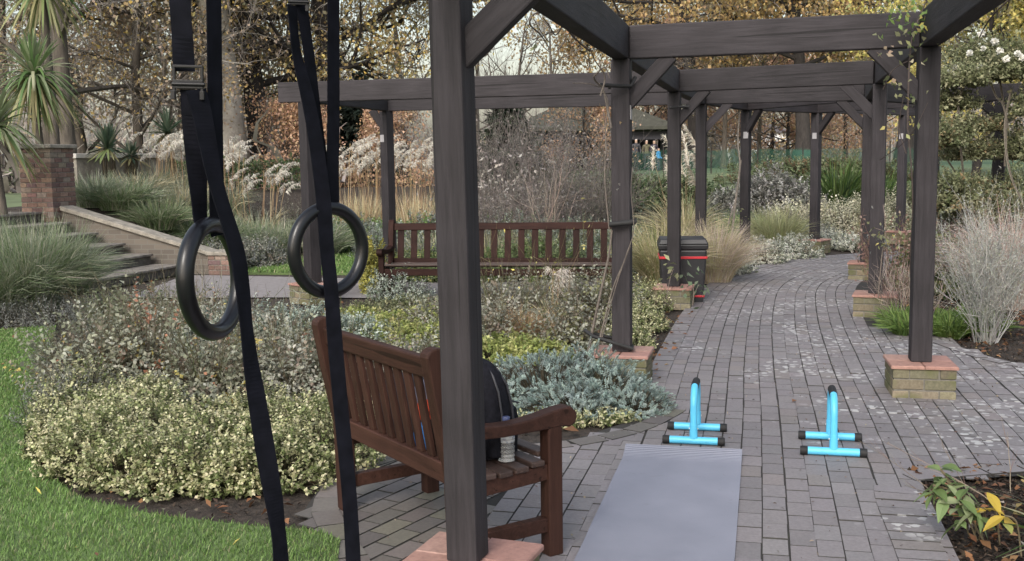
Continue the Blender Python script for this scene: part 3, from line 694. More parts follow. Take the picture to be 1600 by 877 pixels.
# ================================================================== RINGS AND STRAPS
def ring(cx, cy, Y, t, lean, label):
    c = at(cx, cy, Y); Rr, r = .1015, .0160; t = Vector((*t, 0)).normalized(); u = (Vector((0, 0, 1)) + t * lean).normalized()
    m = MB(); m.tube([t * Rr * math.cos(a) + u * Rr * math.sin(a) for a in np.linspace(0, 2 * math.pi, 72, endpoint=False)], r, 20, closed=True)
    o = m.build('gymnastic_ring', M_RING, smooth=True); o.location = c; tag(o, label, 'gym ring', 'gymnastic rings hanging on straps'); return o
ring(333, 436, 1.97, (.215, .977), -.06, 'black gymnastic ring turned nearly side-on, on the strap with the open buckle')
ring(514, 391, 2.53, (.68, .73), 0, 'black gymnastic ring facing the camera, hanging beside the pergola post')
def strapmesh(m, pts, Y, wd=.038, th=.0024):
    """webbing: (px, py, apparent width) along a hanging strap; it twists so that its real width stays the same"""
    fx = CR @ Vector((1, 0, 0)); q = catmull([(a, b, c) for a, b, c in pts], 8); L = [Vector(at(a, b, Y if not callable(Y) else Y(b))) for a, b, c in q]
    n = len(L); vs = []
    for i in range(n):
        app = min(1.0, max(.12, q[i][2] * (L[i].y / FPX) / wd)); tw = math.acos(app); tan = (L[min(i + 1, n - 1)] - L[max(i - 1, 0)]).normalized()
        side = (fx * math.cos(tw) + Vector((0, 1, 0)) * math.sin(tw)); side = (side - tan * side.dot(tan)).normalized(); nn = side.cross(tan)
        for a, b in ((-1, -1), (1, -1), (1, 1), (-1, 1)): vs.append(L[i] + side * a * wd / 2 + nn * b * th / 2)
    fs = [(i * 4 + j, i * 4 + (j + 1) % 4, i * 4 + 4 + (j + 1) % 4, i * 4 + 4 + j) for i in range(n - 1) for j in range(4)] + [(3, 2, 1, 0), ((n - 1) * 4, (n - 1) * 4 + 1, (n - 1) * 4 + 2, (n - 1) * 4 + 3)]
    m.add(vs, fs)
def strap_thing(label, origin):
    t = empty('ring_strap', origin); tag(t, label, 'strap', 'webbing straps carrying the rings'); return t, Matrix.Translation(-Vector(origin))
def kid(m, name, mat, t, inv, **kw):
    o = m.build(name, mat, **kw); o.parent = t; o.matrix_parent_inverse = inv; return o
def buckle(t, inv, cx, cy, Y, w_, h_):
    c = at(cx, cy, Y - .006); m = MB(); k = Y / FPX; W2, H2 = w_ * k / 2, h_ * k / 2
    for sx in (-1, 1): m.box((sx * W2, 0, 0), (.005, .008, H2 * 2))
    for z, hh in ((H2, .005), (0.12 * H2, .004), (-.08 * H2, .010), (-.28 * H2, .004)): m.box((0, 0, z), (W2 * 2 + .004, .009, hh))
    m.tube([(-W2 - .003, -.004, -.08 * H2), (W2 + .006, -.004, -.08 * H2)], .004, 8)
    for sx in (-1, 1): m.box((sx * (W2 + .001), -.003, -H2 * .75), (.008, .013, H2 * .55))
    o = m.build('buckle', M_BUCK, bevel=.001); o.parent = t; o.matrix_parent_inverse = inv; o.location = c; o.rotation_euler = (0, R(2), R(4))
M_BUCK = simple('black_buckle_metal', (0.007, 0.007, 0.009), rough=0.4, spec=0.4, var=.2)
Y1 = 1.97; t, inv = strap_thing('black webbing strap with an open cam buckle above the side-on ring', at(300, -330, Y1))
m = MB(); strapmesh(m, [(262, -345, 30), (272, -200, 32), (277, -60, 33), (281, 0, 33), (285, 60, 32), (288, 112, 29)], Y1 - .012); kid(m, 'webbing', M_WEB, t, inv)
m = MB(); strapmesh(m, [(298, 140, 32), (299, 165, 33), (303, 210, 30), (308, 270, 23), (311, 310, 16), (313, 342, 12), (318, 356, 10)], Y1 - .020); kid(m, 'webbing', M_WEB, t, inv)
m = MB(); strapmesh(m, [(330, -345, 22), (332, -150, 15), (334, 0, 14), (336, 150, 14), (338, 280, 14), (340, 354, 15), (342, 368, 15)], Y1 + .014); kid(m, 'webbing', M_WEB, t, inv)
m = MB(); strapmesh(m, [(306, 140, 26), (316, 180, 24), (325, 225, 20), (335, 275, 16), (346, 315, 14), (358, 352, 15), (371, 397, 16), (379, 450, 14), (385, 510, 11), (391, 560, 15), (399, 610, 21), (409, 670, 25), (418, 725, 26), (427, 775, 23), (433, 815, 17), (437, 850, 16), (440, 900, 20), (442, 980, 24)], Y1 - .030); kid(m, 'loose_tail', M_WEB, t, inv)
buckle(t, inv, 294, 130, Y1 - .02, 42, 50)
Y2 = 2.53; t, inv = strap_thing('black webbing strap whose long tail hangs in front of the ring beside the post', at(500, -210, Y2))
m = MB(); strapmesh(m, [(523, -215, 20), (522, -60, 14), (521, 0, 14), (521, 160, 15), (520, 260, 15), (520, 318, 16), (521, 330, 16)], Y2 + .012); kid(m, 'webbing', M_WEB, t, inv)
m = MB(); strapmesh(m, [(452, -215, 20), (462, -60, 18), (470, 0, 15), (477, 45, 12), (484, 95, 12), (492, 165, 12), (501, 235, 13), (511, 300, 14), (515, 330, 14)], Y2 + .004); kid(m, 'webbing', M_WEB, t, inv)
m = MB(); strapmesh(m, [(456, 8, 10), (459, 45, 8), (463, 80, 9), (470, 110, 13), (479, 145, 16), (490, 200, 18), (499, 260, 19), (506, 320, 20), (511, 390, 19), (517, 450, 19), (524, 540, 21), (532, 630, 21), (541, 720, 21), (547, 790, 21), (552, 877, 22), (556, 960, 22)], Y2 - .028); kid(m, 'loose_tail', M_WEB, t, inv)
buckle(t, inv, 466, 2, Y2 - .01, 26, 30)

# ================================================================== PUSH-UP BARS AND MAT
def bars(nearp, farp, label):
    a, b = Vector(nearp), Vector(farp); d = (b - a).normalized(); D = (b - a).length; c = (a + b) / 2
    t = empty('push_up_bar', (c.x, c.y, .026), ang_(d) - math.pi / 2); tag(t, label, 'push-up bar', 'pair of blue push-up bars')
    r = .0215
    for y in (-D / 2, D / 2):
        m = MB(); m.tube([(-.165, y, r), (.165, y, r)], r, 20); m.build('foot_tube', M_BLUE, t, smooth=True)
        for sx in (-1, 1):
            m = MB(); m.lathe([(r + .001, 0), (r + .0028, .003), (r + .0028, .034), (r + .001, .040), (.010, .0405)], 20, (sx * .135, y, r), Matrix.Rotation(sx * math.pi / 2, 3, 'Y')); m.build('end_cap', M_BLACK, t, smooth=True)
        m = MB(); m.tube([(0, y, .035), (0, y, .115)], .0225, 20); m.build('leg_sleeve', M_BLUE, t, smooth=True)
    Rr = .105; hh = .318; pts = [(0, -D / 2, .10), (0, -D / 2, .14)]
    pts += [(0, -D / 2 + Rr * (1 - math.cos(q)), hh - Rr + Rr * math.sin(q)) for q in np.linspace(0, math.pi / 2, 10)]
    pts += [(0, D / 2 - Rr * (1 - math.cos(q)), hh - Rr + Rr * math.sin(q)) for q in np.linspace(math.pi / 2, 0, 10)] + [(0, D / 2, .14), (0, D / 2, .10)]
    m = MB(); m.tube(pts, .0195, 18); m.build('handle', M_BLUE, t, smooth=True)
    m = MB(); m.tube([(0, -D / 2 + Rr * .8, hh - .002), (0, -.03, hh), (0, .03, hh), (0, D / 2 - Rr * .8, hh - .002)], .0225, 18); m.build('foam_grip', M_BLACK, t, smooth=True)
    for y in (-D / 2, D / 2):
        m = MB(); m.tube([(-.026, y, .09), (.026, y, .09)], .0055, 10); m.build('bolt', M_STEEL, t, smooth=True)
bars((1.02, 5.87, 0), (1.095, 6.18, 0), 'blue push-up bar standing beyond the end of the mat, closer to the flower bed')
bars((1.735, 5.60, 0), (1.812, 5.92, 0), 'blue push-up bar standing alone on open paving near the mossy brick plinth')
md = Vector((.232, .973, 0)); far = Vector((.928, 5.67, 0)); MW, ML = .635, 1.86
m = MB(); k = 60; vs = []
for i in range(k + 1):
    s = ML * i / k; e = max(0, .16 - s); z = .0275 + 1.5 * e * e + .0012 * math.sin(s * 9) ** 2
    for x in (-MW / 2, MW / 2): vs.append((x, -s + .2 * e * e, z + (.004 * math.sin(s * 5 + x * 3) ** 2)))
top = len(vs); vs += [(a, b, c - .006) for a, b, c in vs]; fs = []
for i in range(k):
    fs += [(2 * i, 2 * i + 1, 2 * i + 3, 2 * i + 2), (top + 2 * i, top + 2 * i + 2, top + 2 * i + 3, top + 2 * i + 1), (2 * i, 2 * i + 2, top + 2 * i + 2, top + 2 * i), (2 * i + 1, top + 2 * i + 1, top + 2 * i + 3, 2 * i + 3)]
fs += [(0, top, top + 1, 1), (2 * k, 2 * k + 1, top + 2 * k + 1, top + 2 * k)]
m.add(vs, fs); o = m.build('exercise_mat', M_MAT, smooth=True); o.location = far; o.rotation_euler = (0, 0, ang_(md) - math.pi / 2)
tag(o, 'grey foam exercise mat unrolled flat on the brick path', 'exercise mat')

# ================================================================== BACKPACK, BOTTLE, CLOTHES ON THE BENCH
EA = Vector((-.555, .832, 0)); EB = Vector((.832, .555, 0)); BO = Vector((-.205, 3.96, 0))
def on_bench(a, b, z): v = BO + EA * a + EB * b; return Vector((v.x, v.y, z))
def loft(m, secs, n=28, ex=2.6):
    """stack of superellipse sections (z, cx, cy, half width, half depth)"""
    vs = []; fs = []
    for z, cx, cy, a, b in secs:
        for j in range(n):
            q = 2 * math.pi * j / n; c, s = math.cos(q), math.sin(q)
            vs.append((cx + a * math.copysign(abs(c) ** (2 / ex), c), cy + b * math.copysign(abs(s) ** (2 / ex), s), z))
    for i in range(len(secs) - 1):
        for j in range(n): fs.append((i * n + j, i * n + (j + 1) % n, (i + 1) * n + (j + 1) % n, (i + 1) * n + j))
    fs += [tuple(range(n - 1, -1, -1)), tuple(range((len(secs) - 1) * n, len(secs) * n))]
    m.add(vs, fs)
brz = math.atan2(-.832, .555)
M_PIPE = simple('bag_piping', (.035, .035, .042), rough=.4)
t = empty('backpack', on_bench(.30, .25, .42), brz + R(14)); tag(t, 'black backpack standing upright on the bench seat beside the water bottle', 'backpack')
m = MB(); loft(m, [(.0, 0, 0, .12, .07), (.012, 0, 0, .155, .098), (.08, 0, .004, .166, .112), (.20, 0, 0, .165, .108), (.30, 0, -.006, .155, .095), (.36, 0, -.014, .135, .078), (.40, 0, -.024, .10, .058), (.42, 0, -.032, .055, .035), (.424, 0, -.034, .02, .015)]); m.build('bag_body', M_BAG, t, smooth=True)
m = MB(); loft(m, [(.025, 0, .105, .11, .02), (.04, 0, .11, .128, .042), (.13, 0, .115, .13, .05), (.19, 0, .11, .125, .042), (.215, 0, .10, .11, .018)]); m.build('front_pocket', M_BAG, t, smooth=True)
m = MB()
for sx in (-1, 1): m.tube([(sx * .150, .06, .03), (sx * .163, .065, .12), (sx * .160, .055, .22), (sx * .146, .04, .31), (sx * .115, .02, .37), (sx * .05, .0, .408), (0, -.004, .413)], .005, 8)
m.build('piping', M_PIPE, t, smooth=True)
m = MB()
for sx in (-1, 1): m.tube([(sx * .166, -.03, .03), (sx * .175, -.02, .1), (sx * .172, -.02, .2), (sx * .16, -.025, .29), (sx * .135, -.03, .355), (sx * .09, -.03, .40), (0, -.03, .43)], .0045, 8)
m.build('piping', M_PIPE, t, smooth=True)
for sx in (-1, 1):
    m = MB(); loft(m, [(.02, sx * .15, 0, .02, .06), (.03, sx * .155, 0, .034, .078), (.12, sx * .158, 0, .032, .075), (.145, sx * .155, 0, .026, .07)]); m.build('side_pocket', M_BAG, t, smooth=True)
m = MB(); m.tube([(-.10, .160, .205), (0, .168, .21), (.10, .160, .205)], .004, 6); m.build('zip', M_PIPE, t, smooth=True)
m = MB()
for sx in (-1, 1): m.tube([(sx * .07, -.075, .39), (sx * .09, -.14, .33), (sx * .095, -.145, .22), (sx * .09, -.115, .1)], .013, 8)
m.build('shoulder_strap', M_BAG, t, smooth=True)
m = MB(); m.tube([(-.04, -.06, .405), (-.03, -.062, .44), (.03, -.062, .44), (.04, -.06, .405)], .006, 8); m.build('carry_handle', M_BLACK, t, smooth=True)

def glassy(name, col, rough, trans=1.0):
    m, n, b = newmat(name); b.inputs['Base Color'].default_value = (*col, 1); b.inputs['Roughness'].default_value = rough
    b.inputs['Transmission Weight'].default_value = trans; b.inputs['IOR'].default_value = 1.33; return m
bl = on_bench(.117, .285, .424)
t = empty('water_bottle', bl); t.scale = (1, 1, .86); tag(t, 'clear ribbed plastic water bottle with a blue cap standing under the armrest', 'water bottle')
m = MB(); prof = [(.022, 0), (.031, .004)]
for i in range(26):
    z = .006 + i * .0052; prof.append((.0325 + (.0016 if i % 4 < 2 else -.0012), z))
prof += [(.0325, .142), (.031, .158), (.024, .178), (.0145, .192), (.0135, .2)]
m.lathe(prof, 28); m.build('bottle_body', glassy('clear_plastic', (.96, .97, .98), .10, .78), t, smooth=True)
m = MB(); m.lathe([(.0334, .098), (.0340, .099), (.0340, .141), (.0334, .142)], 28); m.build('bottle_label', simple('bottle_label_film', (.55, .58, .66), rough=.35, scale=60, cols=[(.35, (.16, .2, .34)), (.5, (.62, .64, .68)), (.8, (.75, .76, .78))]), t, smooth=True)
m = MB(); m.lathe([(.0155, .198), (.0162, .2), (.0162, .214), (.0145, .217)], 20); m.build('bottle_cap', simple('blue_cap', (.06, .075, .16), rough=.4), t, smooth=True)
def bundle(name, loc, rad, mat, label, cat, seed, rz=0):
    r = np.random.default_rng(seed); bm = bmesh.new(); bmesh.ops.create_icosphere(bm, subdivisions=4, radius=1)
    D = np.array([v.co[:] for v in bm.verts]); k = 1 + .20 * lump(r, D, 5) + .07 * lump(r, D * 3, 5)
    for v, q in zip(bm.verts, k):
        v.co = Vector((v.co.x * rad[0], v.co.y * rad[1], v.co.z * rad[2])) * q; v.co.z = max(-rad[2] * .8, v.co.z)
    me = bpy.data.meshes.new(name); bm.to_mesh(me); bm.free(); me.materials.append(mat); me.polygons.foreach_set('use_smooth', [True] * len(me.polygons))
    o = bpy.data.objects.new(name, me); COL.objects.link(o); o.location = loc; o.rotation_euler = (0, 0, rz); return tag(o, label, cat)
bundle('jacket', on_bench(.66, .17, .56), (.19, .125, .175), simple('charcoal_cloth', (.03, .03, .038), rough=.9, var=.5, scale=14), 'charcoal jacket bundled on the bench behind the back slats', 'jacket', 2, brz)
bundle('sweater', on_bench(.46, .12, .64), (.10, .07, .09), simple('grey_blue_cloth', (.17, .17, .23), rough=.9, var=.4, scale=20), 'grey blue sweater folded on top of the dark bag on the bench', 'sweater', 3, brz)
bundle('towel', on_bench(.40, .05, .50), (.05, .032, .06), simple('bright_blue_cloth', (.03, .22, .62), rough=.85, var=.2), 'small bright blue towel pressed against the bench back slats', 'towel', 4, brz)
bundle('cap', on_bench(.38, .05, .62), (.05, .03, .05), simple('orange_red_cloth', (.55, .07, .03), rough=.85, var=.2), 'small orange red cap showing between the bench back slats', 'cap', 6, brz)

# ================================================================== LITTER BIN
bc = at(1065.5, 470, 12.0)
t = empty('litter_bin', (bc.x, bc.y, .0), R(-6)); tag(t, 'square black litter bin with red bands half hidden behind a pergola post', 'litter bin')
def tapered(m, z0, z1, a0, a1):
    vs = [(sx * a, sy * a * .95, z) for z, a in ((z0, a0), (z1, a1)) for sx, sy in ((-1, -1), (1, -1), (1, 1), (-1, 1))]
    m.add(vs, [(3, 2, 1, 0), (4, 5, 6, 7)] + [(j, (j + 1) % 4, 4 + (j + 1) % 4, 4 + j) for j in range(4)])
m = MB(); tapered(m, .0, .62, .225, .262); m.build('bin_body', M_BIN, t, bevel=.02)
m = MB(); tapered(m, .622, .68, .272, .28); tapered(m, .682, .745, .28, .25); m.build('bin_lid', M_BIN, t, bevel=.012)
m = MB(); tapered(m, .52, .548, .266, .268); m.build('red_band', M_RED, t, bevel=.004)
m = MB(); tapered(m, .085, .108, .238, .24); m.build('red_band', M_RED, t, bevel=.004)

# ================================================================== STEPS, SIDE WALL AND PIERS
UU = Vector((-.97, .243, 0)); NN = Vector((-.243, -.97, 0)); B0 = Vector((-4.55, 15.95, 0)); SROT = ang_(UU) - math.pi
def frame(o, pos): o.location = pos; o.rotation_euler = (0, 0, SROT)
# local frame: -X climbs, -Y is towards the steps
t = empty('garden_steps', B0 + UU * .5); t.rotation_euler = (0, 0, SROT); tag(t, 'weathered stone garden steps climbing beside the sloping brick wall', 'steps')
for i in range(6):
    x1 = -(i * .46) + .1; x0 = -4.2; z = .16 * (i + 1)
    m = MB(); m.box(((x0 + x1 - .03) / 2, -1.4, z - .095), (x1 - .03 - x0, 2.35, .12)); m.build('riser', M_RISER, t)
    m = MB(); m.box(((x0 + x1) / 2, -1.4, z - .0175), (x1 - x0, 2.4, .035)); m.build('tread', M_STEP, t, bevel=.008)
PIERC = [((.15, .095, .08), 3), ((.19, .125, .10), 2), ((.12, .08, .075), 2), ((.20, .16, .13), 1)]
t = empty('sloping_wall', B0); t.rotation_euler = (0, 0, SROT); tag(t, 'low brick wall with a sloping stone coping running down beside the steps', 'wall')
m, n_, b_ = newmat('wall_brick_bond'); tc = N(n_, 'ShaderNodeTexCoord'); sx = N(n_, 'ShaderNodeSeparateXYZ'); cx = N(n_, 'ShaderNodeCombineXYZ')
n_.links.new(tc.outputs['Object'], sx.inputs[0]); n_.links.new(sx.outputs['X'], cx.inputs[0]); n_.links.new(sx.outputs['Z'], cx.inputs[1])
bt = N(n_, 'ShaderNodeTexBrick', Scale=1.0); bt.inputs['Brick Width'].default_value = .225; bt.inputs['Row Height'].default_value = .075; bt.inputs['Mortar Size'].default_value = .007
bt.inputs['Color1'].default_value = (.085, .072, .06, 1); bt.inputs['Color2'].default_value = (.13, .11, .09, 1); bt.inputs['Mortar'].default_value = (.125, .115, .10, 1)
n_.links.new(cx.outputs[0], bt.inputs['Vector']); n_.links.new(bt.outputs[0], b_.inputs['Base Color']); b_.inputs['Roughness'].default_value = .9
m2 = MB(); m2.prism([(0, 0), (0, .30), (-2.5, .98), (-2.5, 0)], -.10, .10); m2.build('brick_face', m, t)
m2 = MB(); m2.prism([(.06, .285), (.06, .345), (-2.48, 1.045), (-2.48, .975)], -.16, .16); m2.build('coping', M_STONE, t, bevel=.01)
def pier(pos, size, nb, courses, capw, label):
    t = empty('brick_pier', pos, SROT); tag(t, label, 'pier', 'brick piers ending the sloping wall'); g, mm, h = brick_stack(nb, courses, size, cols=PIERC)
    g.build('brick_face', M_PIERB, t, flat=True); mm.build('mortar_core', M_MORT, t)
    mm = MB(); mm.box((0, 0, h + .03), (capw, capw, .06)); mm.build('cap_stone', M_STONE, t, bevel=.012)
p1 = B0 + UU * 2.78
pier((p1.x, p1.y, .80), .56, 3, 15, .66, 'tall brick pier with a stone cap below the sword-leaved palm')
pier((B0.x + .25, B0.y - .06, 0), .40, 2, 4, .46, 'squat brick pier with a flat cap at the foot of the steps')
# ================================================================== PLANTS
EUON = [((.15, .185, .07), 5), ((.22, .255, .115), 4), ((.50, .48, .29), 3.2), ((.39, .395, .22), 3)]
EUTIP = [((.66, .63, .42), 4), ((.52, .52, .30), 3), ((.38, .41, .19), 1.5)]
WHGR = [((.27, .30, .22), 4), ((.60, .60, .52), 4), ((.44, .46, .37), 3)]
WHTIP = [((.70, .69, .62), 3), ((.60, .60, .50), 2)]
CREAM = [((.60, .57, .43), 4), ((.70, .67, .53), 4), ((.40, .41, .27), 2)]
ROSE = [((.24, .25, .175), 5), ((.31, .32, .245), 4), ((.39, .395, .33), 2.5), ((.27, .23, .18), 1.6), ((.34, .25, .18), .5), ((.46, .38, .12), .25), ((.33, .16, .10), .15)]
ROSEB = [((.28, .29, .225), 4), ((.36, .36, .30), 3), ((.27, .225, .18), 1.6), ((.42, .42, .36), 1.5)]
LAV = [((.22, .23, .215), 4), ((.29, .295, .28), 3), ((.17, .175, .155), 3)]
GLAU = [((.32, .38, .32), 4), ((.44, .49, .43), 3), ((.24, .29, .22), 3)]
LIME = [((.33, .37, .12), 4), ((.44, .45, .19), 3), ((.22, .27, .09), 3), ((.46, .43, .20), 1)]
BLUEJ = [((.39, .475, .445), 5), ((.46, .545, .515), 3), ((.31, .39, .365), 3)]
TAN = [((.36, .26, .15), 4), ((.44, .34, .22), 3), ((.27, .175, .11), 3)]
STRAW = [((.52, .45, .28), 4), ((.60, .54, .38), 3), ((.38, .34, .20), 2)]
PINKT = [((.52, .43, .37), 4), ((.60, .52, .47), 3), ((.42, .34, .29), 2)]
GGR = [((.13, .19, .085), 4), ((.19, .24, .13), 3), ((.28, .30, .20), 2), ((.38, .37, .27), 1)]
GGR2 = [((.22, .26, .18), 4), ((.31, .33, .25), 3), ((.42, .41, .33), 2), ((.14, .19, .09), 2)]
PLUME = [((.60, .54, .49), 4), ((.70, .66, .61), 3), ((.48, .41, .36), 2)]
GREEN = [((.07, .12, .03), 4), ((.10, .16, .045), 4), ((.15, .20, .07), 2)]
DGREEN = [((.045, .08, .035), 4), ((.07, .11, .045), 3), ((.10, .14, .06), 1)]
MIDG = [((.14, .18, .09), 4), ((.20, .24, .13), 3), ((.26, .28, .18), 2)]
GREYT = [((.15, .13, .12), 4), ((.20, .18, .17), 3), ((.26, .23, .20), 2)]
BROWNT = [((.16, .145, .14), 4), ((.21, .19, .18), 3), ((.26, .23, .21), 1)]
AUT = [((.46, .34, .17), 3), ((.58, .45, .18), 3), ((.36, .27, .16), 2.5), ((.62, .46, .13), 1.6), ((.36, .33, .21), 2.5)]
BEECH = [((.38, .30, .22), 4), ((.45, .36, .27), 3), ((.31, .25, .20), 3), ((.54, .38, .14), .9)]
GREYL = [((.29, .265, .24), 4), ((.37, .34, .315), 3), ((.23, .205, .19), 2)]
COPPER = [((.50, .31, .20), 3), ((.56, .38, .26), 3), ((.40, .26, .19), 2), ((.56, .42, .24), 1.5)]
OAK = [((.44, .30, .13), 3), ((.53, .39, .18), 3), ((.34, .24, .13), 3), ((.26, .23, .14), 1.5)]
YELL = [((.56, .48, .14), 4), ((.48, .42, .16), 3), ((.32, .33, .15), 2), ((.58, .50, .2), 1)]
OLIVE = [((.19, .205, .11), 4), ((.26, .27, .16), 3), ((.34, .33, .20), 2), ((.13, .15, .07), 2)]

SEED = [100]
def rg(): SEED[0] += 1; return np.random.default_rng(SEED[0])
def X(px, d): return at(px, 300, d).x
def spot(px, py): v = gr(px, py); return v.x, v.y
def plant(name, label, cat, x, y, fn, group=None, mat=None, z=None):
    g = Geo(); fn(g, rg()); zz = H(x, y) if z is None else z
    o = g.build(name, mat or M_LEAF, loc=(x, y, zz - .005)); return tag(o, label, cat, group)
def shrub(label, x, y, rx, ry, rz, n, per, L, W, pal, slen, name='shrub', cat='shrub', group=None, lobes=None, **kw):
    def fn(g, r):
        for (ox, oy, k) in (lobes or [(0, 0, 1)]):
            shrub_geo(g, r, (ox, oy, 0), rx * k, ry * k, rz * k, int(n), per, L, W, pal, slen, **kw)
    return plant(name, label, cat, x, y, fn, group)

# --- the bed beside the lawn
lob = [spot(*p) for p in [(112, 712), (152, 738), (208, 752), (285, 762), (365, 764), (440, 752), (500, 730), (130, 668), (172, 690), (245, 700), (325, 712), (405, 704), (475, 696), (225, 655), (130, 640), (400, 668), (528, 690)]]
o0 = (-2.0, 5.7)
shrub('low hedge of cream and green variegated leaves curving along the lawn edge', *o0, .30, .27, .33, 500, 8, .029, .022, EUON, .10,
      name='variegated_hedge', cat='hedge', lobes=[(x - o0[0], y - o0[1], .82 + .3 * abs(math.sin(i * 2.3))) for i, (x, y) in enumerate(lob)], tip=EUTIP, up=.8, inner=.35, lumps=.3)
def rose(label, px, py, rx, rz, pal=ROSE, n=300, L=.050, W=.032, stems=18, per=5, group=None, sl=.2, ph=1.12):
    x, y = spot(px, py)
    def fn(g, r):
        stems_geo(g, r, (0, 0, 0), stems, rx * .35, rz * ph, rx * .8, .0075, [((.13, .11, .07), 3), ((.10, .12, .05), 2), ((.2, .17, .13), 2)], kids=6, klen=.4)
        shrub_geo(g, r, (0, 0, 0), rx, rx * .85, rz, int(n * 1.35), per, L * 1.0, W * 1.1, pal, sl, up=.55, inner=.2, lumps=.35, stem=(.12, .10, .07), sw=.0016)
    return plant('rose_bush', label, 'rose bush', x, y, fn, group)
rose('straggly brown leaved rose bush at the corner between lawn and bed', 150, 610, .50, .62, n=420)
rose('rose bush with pinkish orange autumn leaves behind the variegated hedge', 225, 612, .52, .66, n=440, pal=ROSE + [((.40, .2, .13), 1)])
rose('sparse rose bush with a few yellow leaves below the side-on ring', 330, 622, .50, .58, n=380)
rose('tangled grey green rose bush behind the hanging strap tail', 420, 610, .48, .50, n=380)
rose('thin stemmed rose bush touching the end of the short bench', 478, 622, .40, .50, n=260, pal=ROSEB)
rose('taller rose bush below the stone steps with rusty leaves at its top', 265, 535, .62, .62, n=480, pal=ROSE + [((.36, .16, .07), 1)])
rose('grey leaved rose bush below the squat pier', 345, 545, .60, .52, n=420, pal=ROSEB)
rose('pale green rose bush at the far lawn corner', 190, 520, .62, .52, n=420, pal=[((.17, .2, .12), 4), ((.24, .27, .18), 2), ((.12, .13, .08), 3)])
rose('olive rose bush in the middle of the bed', 420, 560, .5, .42, n=360)
shrub('grey lavender mound against the lawn edge beside the variegated hedge', *spot(118, 655), .34, .45, .40, 420, 8, .035, .007, LAV, .14, name='lavender', cat='lavender', up=1.0)
shrub('grey lavender mound further along the lawn edge', *spot(118, 580), .38, .6, .46, 480, 8, .038, .008, LAV, .16, name='lavender', cat='lavender', up=1.0)
shrub('pale woolly grey green shrub beside the grey path', *spot(450, 545), .72, .5, .47, 620, 8, .042, .026, GLAU, .12, lobes=[(0, 0, 1), (-.55, .1, .85), (.5, .1, .7)], tip=[((.45, .50, .44), 1)])
shrub('pale silvery shrub at the end of the far bench', *spot(625, 470), .42, .3, .42, 360, 7, .05, .016, GLAU, .16, tip=[((.42, .46, .41), 1)])
# middle of the bed
x, y = spot(600, 545)
shrub('low lime green ground cover behind the short bench', x, y + .6, .46, .38, .20, 420, 8, .045, .028, LIME, .07, name='ground_cover', cat='ground cover', lobes=[(-.55, .2, 1), (0, .3, 1.05), (.5, .25, 1), (-.2, -.35, 1), (.35, -.4, .95), (.85, -.1, .8), (-.45, .85, .9), (.25, .9, .9)], lumps=.15)
shrub('yellow green ground cover between the post and the blue conifer', *spot(800, 566), .34, .28, .20, 330, 8, .045, .028, LIME, .07, name='ground_cover', cat='ground cover', lobes=[(-.28, .1, 1), (.2, .05, 1), (0, .4, .9)], lumps=.15)
rose('low twiggy rose bush behind the short bench top rail', 640, 575, .42, .30, n=240, pal=ROSEB)
rose('low grey twiggy rose bush in front of the long bench', 690, 520, .45, .34, n=240, pal=ROSEB)
rose('grey twiggy bush between the post and the straw tuft', 755, 545, .42, .50, n=240, pal=ROSEB, stems=22)
rose('grey green bush with two white blooms in front of the long bench', 790, 495, .55, .55, n=340, pal=ROSEB, stems=22)
rose('olive twiggy bush between the straw tuft and the brick plinth', 895, 552, .42, .52, n=330, pal=ROSEB + [((.2, .2, .1), 3)])
rose('grey olive bush in front of the bench end', 930, 500, .48, .55, n=380, pal=ROSEB + [((.22, .22, .12), 3)])
rose('thin leaved bush at the middle of the long bench', 860, 480, .5, .45, n=280, pal=ROSEB)
shrub('low olive plants under the long bench front', *spot(640, 488), .45, .25, .22, 300, 7, .04, .022, OLIVE, .09, name='ground_cover', cat='ground cover', lobes=[(0, 0, 1), (.6, -.05, 1), (-.4, -.2, .8)])
x, y = spot(820, 535)
plant('grass_tuft', 'collapsed tuft of straw brown dry grass in the bed', 'grass tuft', x, y, lambda g, r: (blades_geo(g, r, (0, 0, 0), 1100, .16, .42, .42, .006, TAN, curve=1.3), blades_geo(g, r, (.22, -.25, 0), 500, .12, .26, .34, .006, TAN, curve=1.4)), mat=M_DULL)
def plume_at(g, r, p, L, d, n=60, pal=PLUME, sl=.10, w=.006, dr=1.0):
    """feathery seed head hanging to one side of a stem tip"""
    d = np.array(d, float); t = r.uniform(0, 1, n); ax = np.array([d[0] * .35, d[1] * .35, .9])
    B = p + ax * (L * t)[:, None] + np.stack([d[0] * t ** 2, d[1] * t ** 2, -.55 * t ** 2.2], 1) * L * .7 * dr
    D = np.stack([d[0] + r.normal(0, .5, n), d[1] + r.normal(0, .5, n), r.normal(-.25 if dr > .5 else .9, .45, n)], 1); D = nrm(D)
    Lh = sl * r.uniform(.5, 1.2, n) * (1.1 - .5 * t); Q = np.stack([B, B + D * (Lh * .55)[:, None] + np.array([0, 0, .01]), B + D * Lh[:, None] + np.array([0, 0, -.25]) * (Lh)[:, None]], 1)
    s = nrm(r.normal(0, 1, (n, 1, 3))) * (w / 2) * np.array([.7, 1, .4])[None, :, None]; ribbons(g, Q, np.broadcast_to(s, Q.shape), pick(r, pal, n, .15))
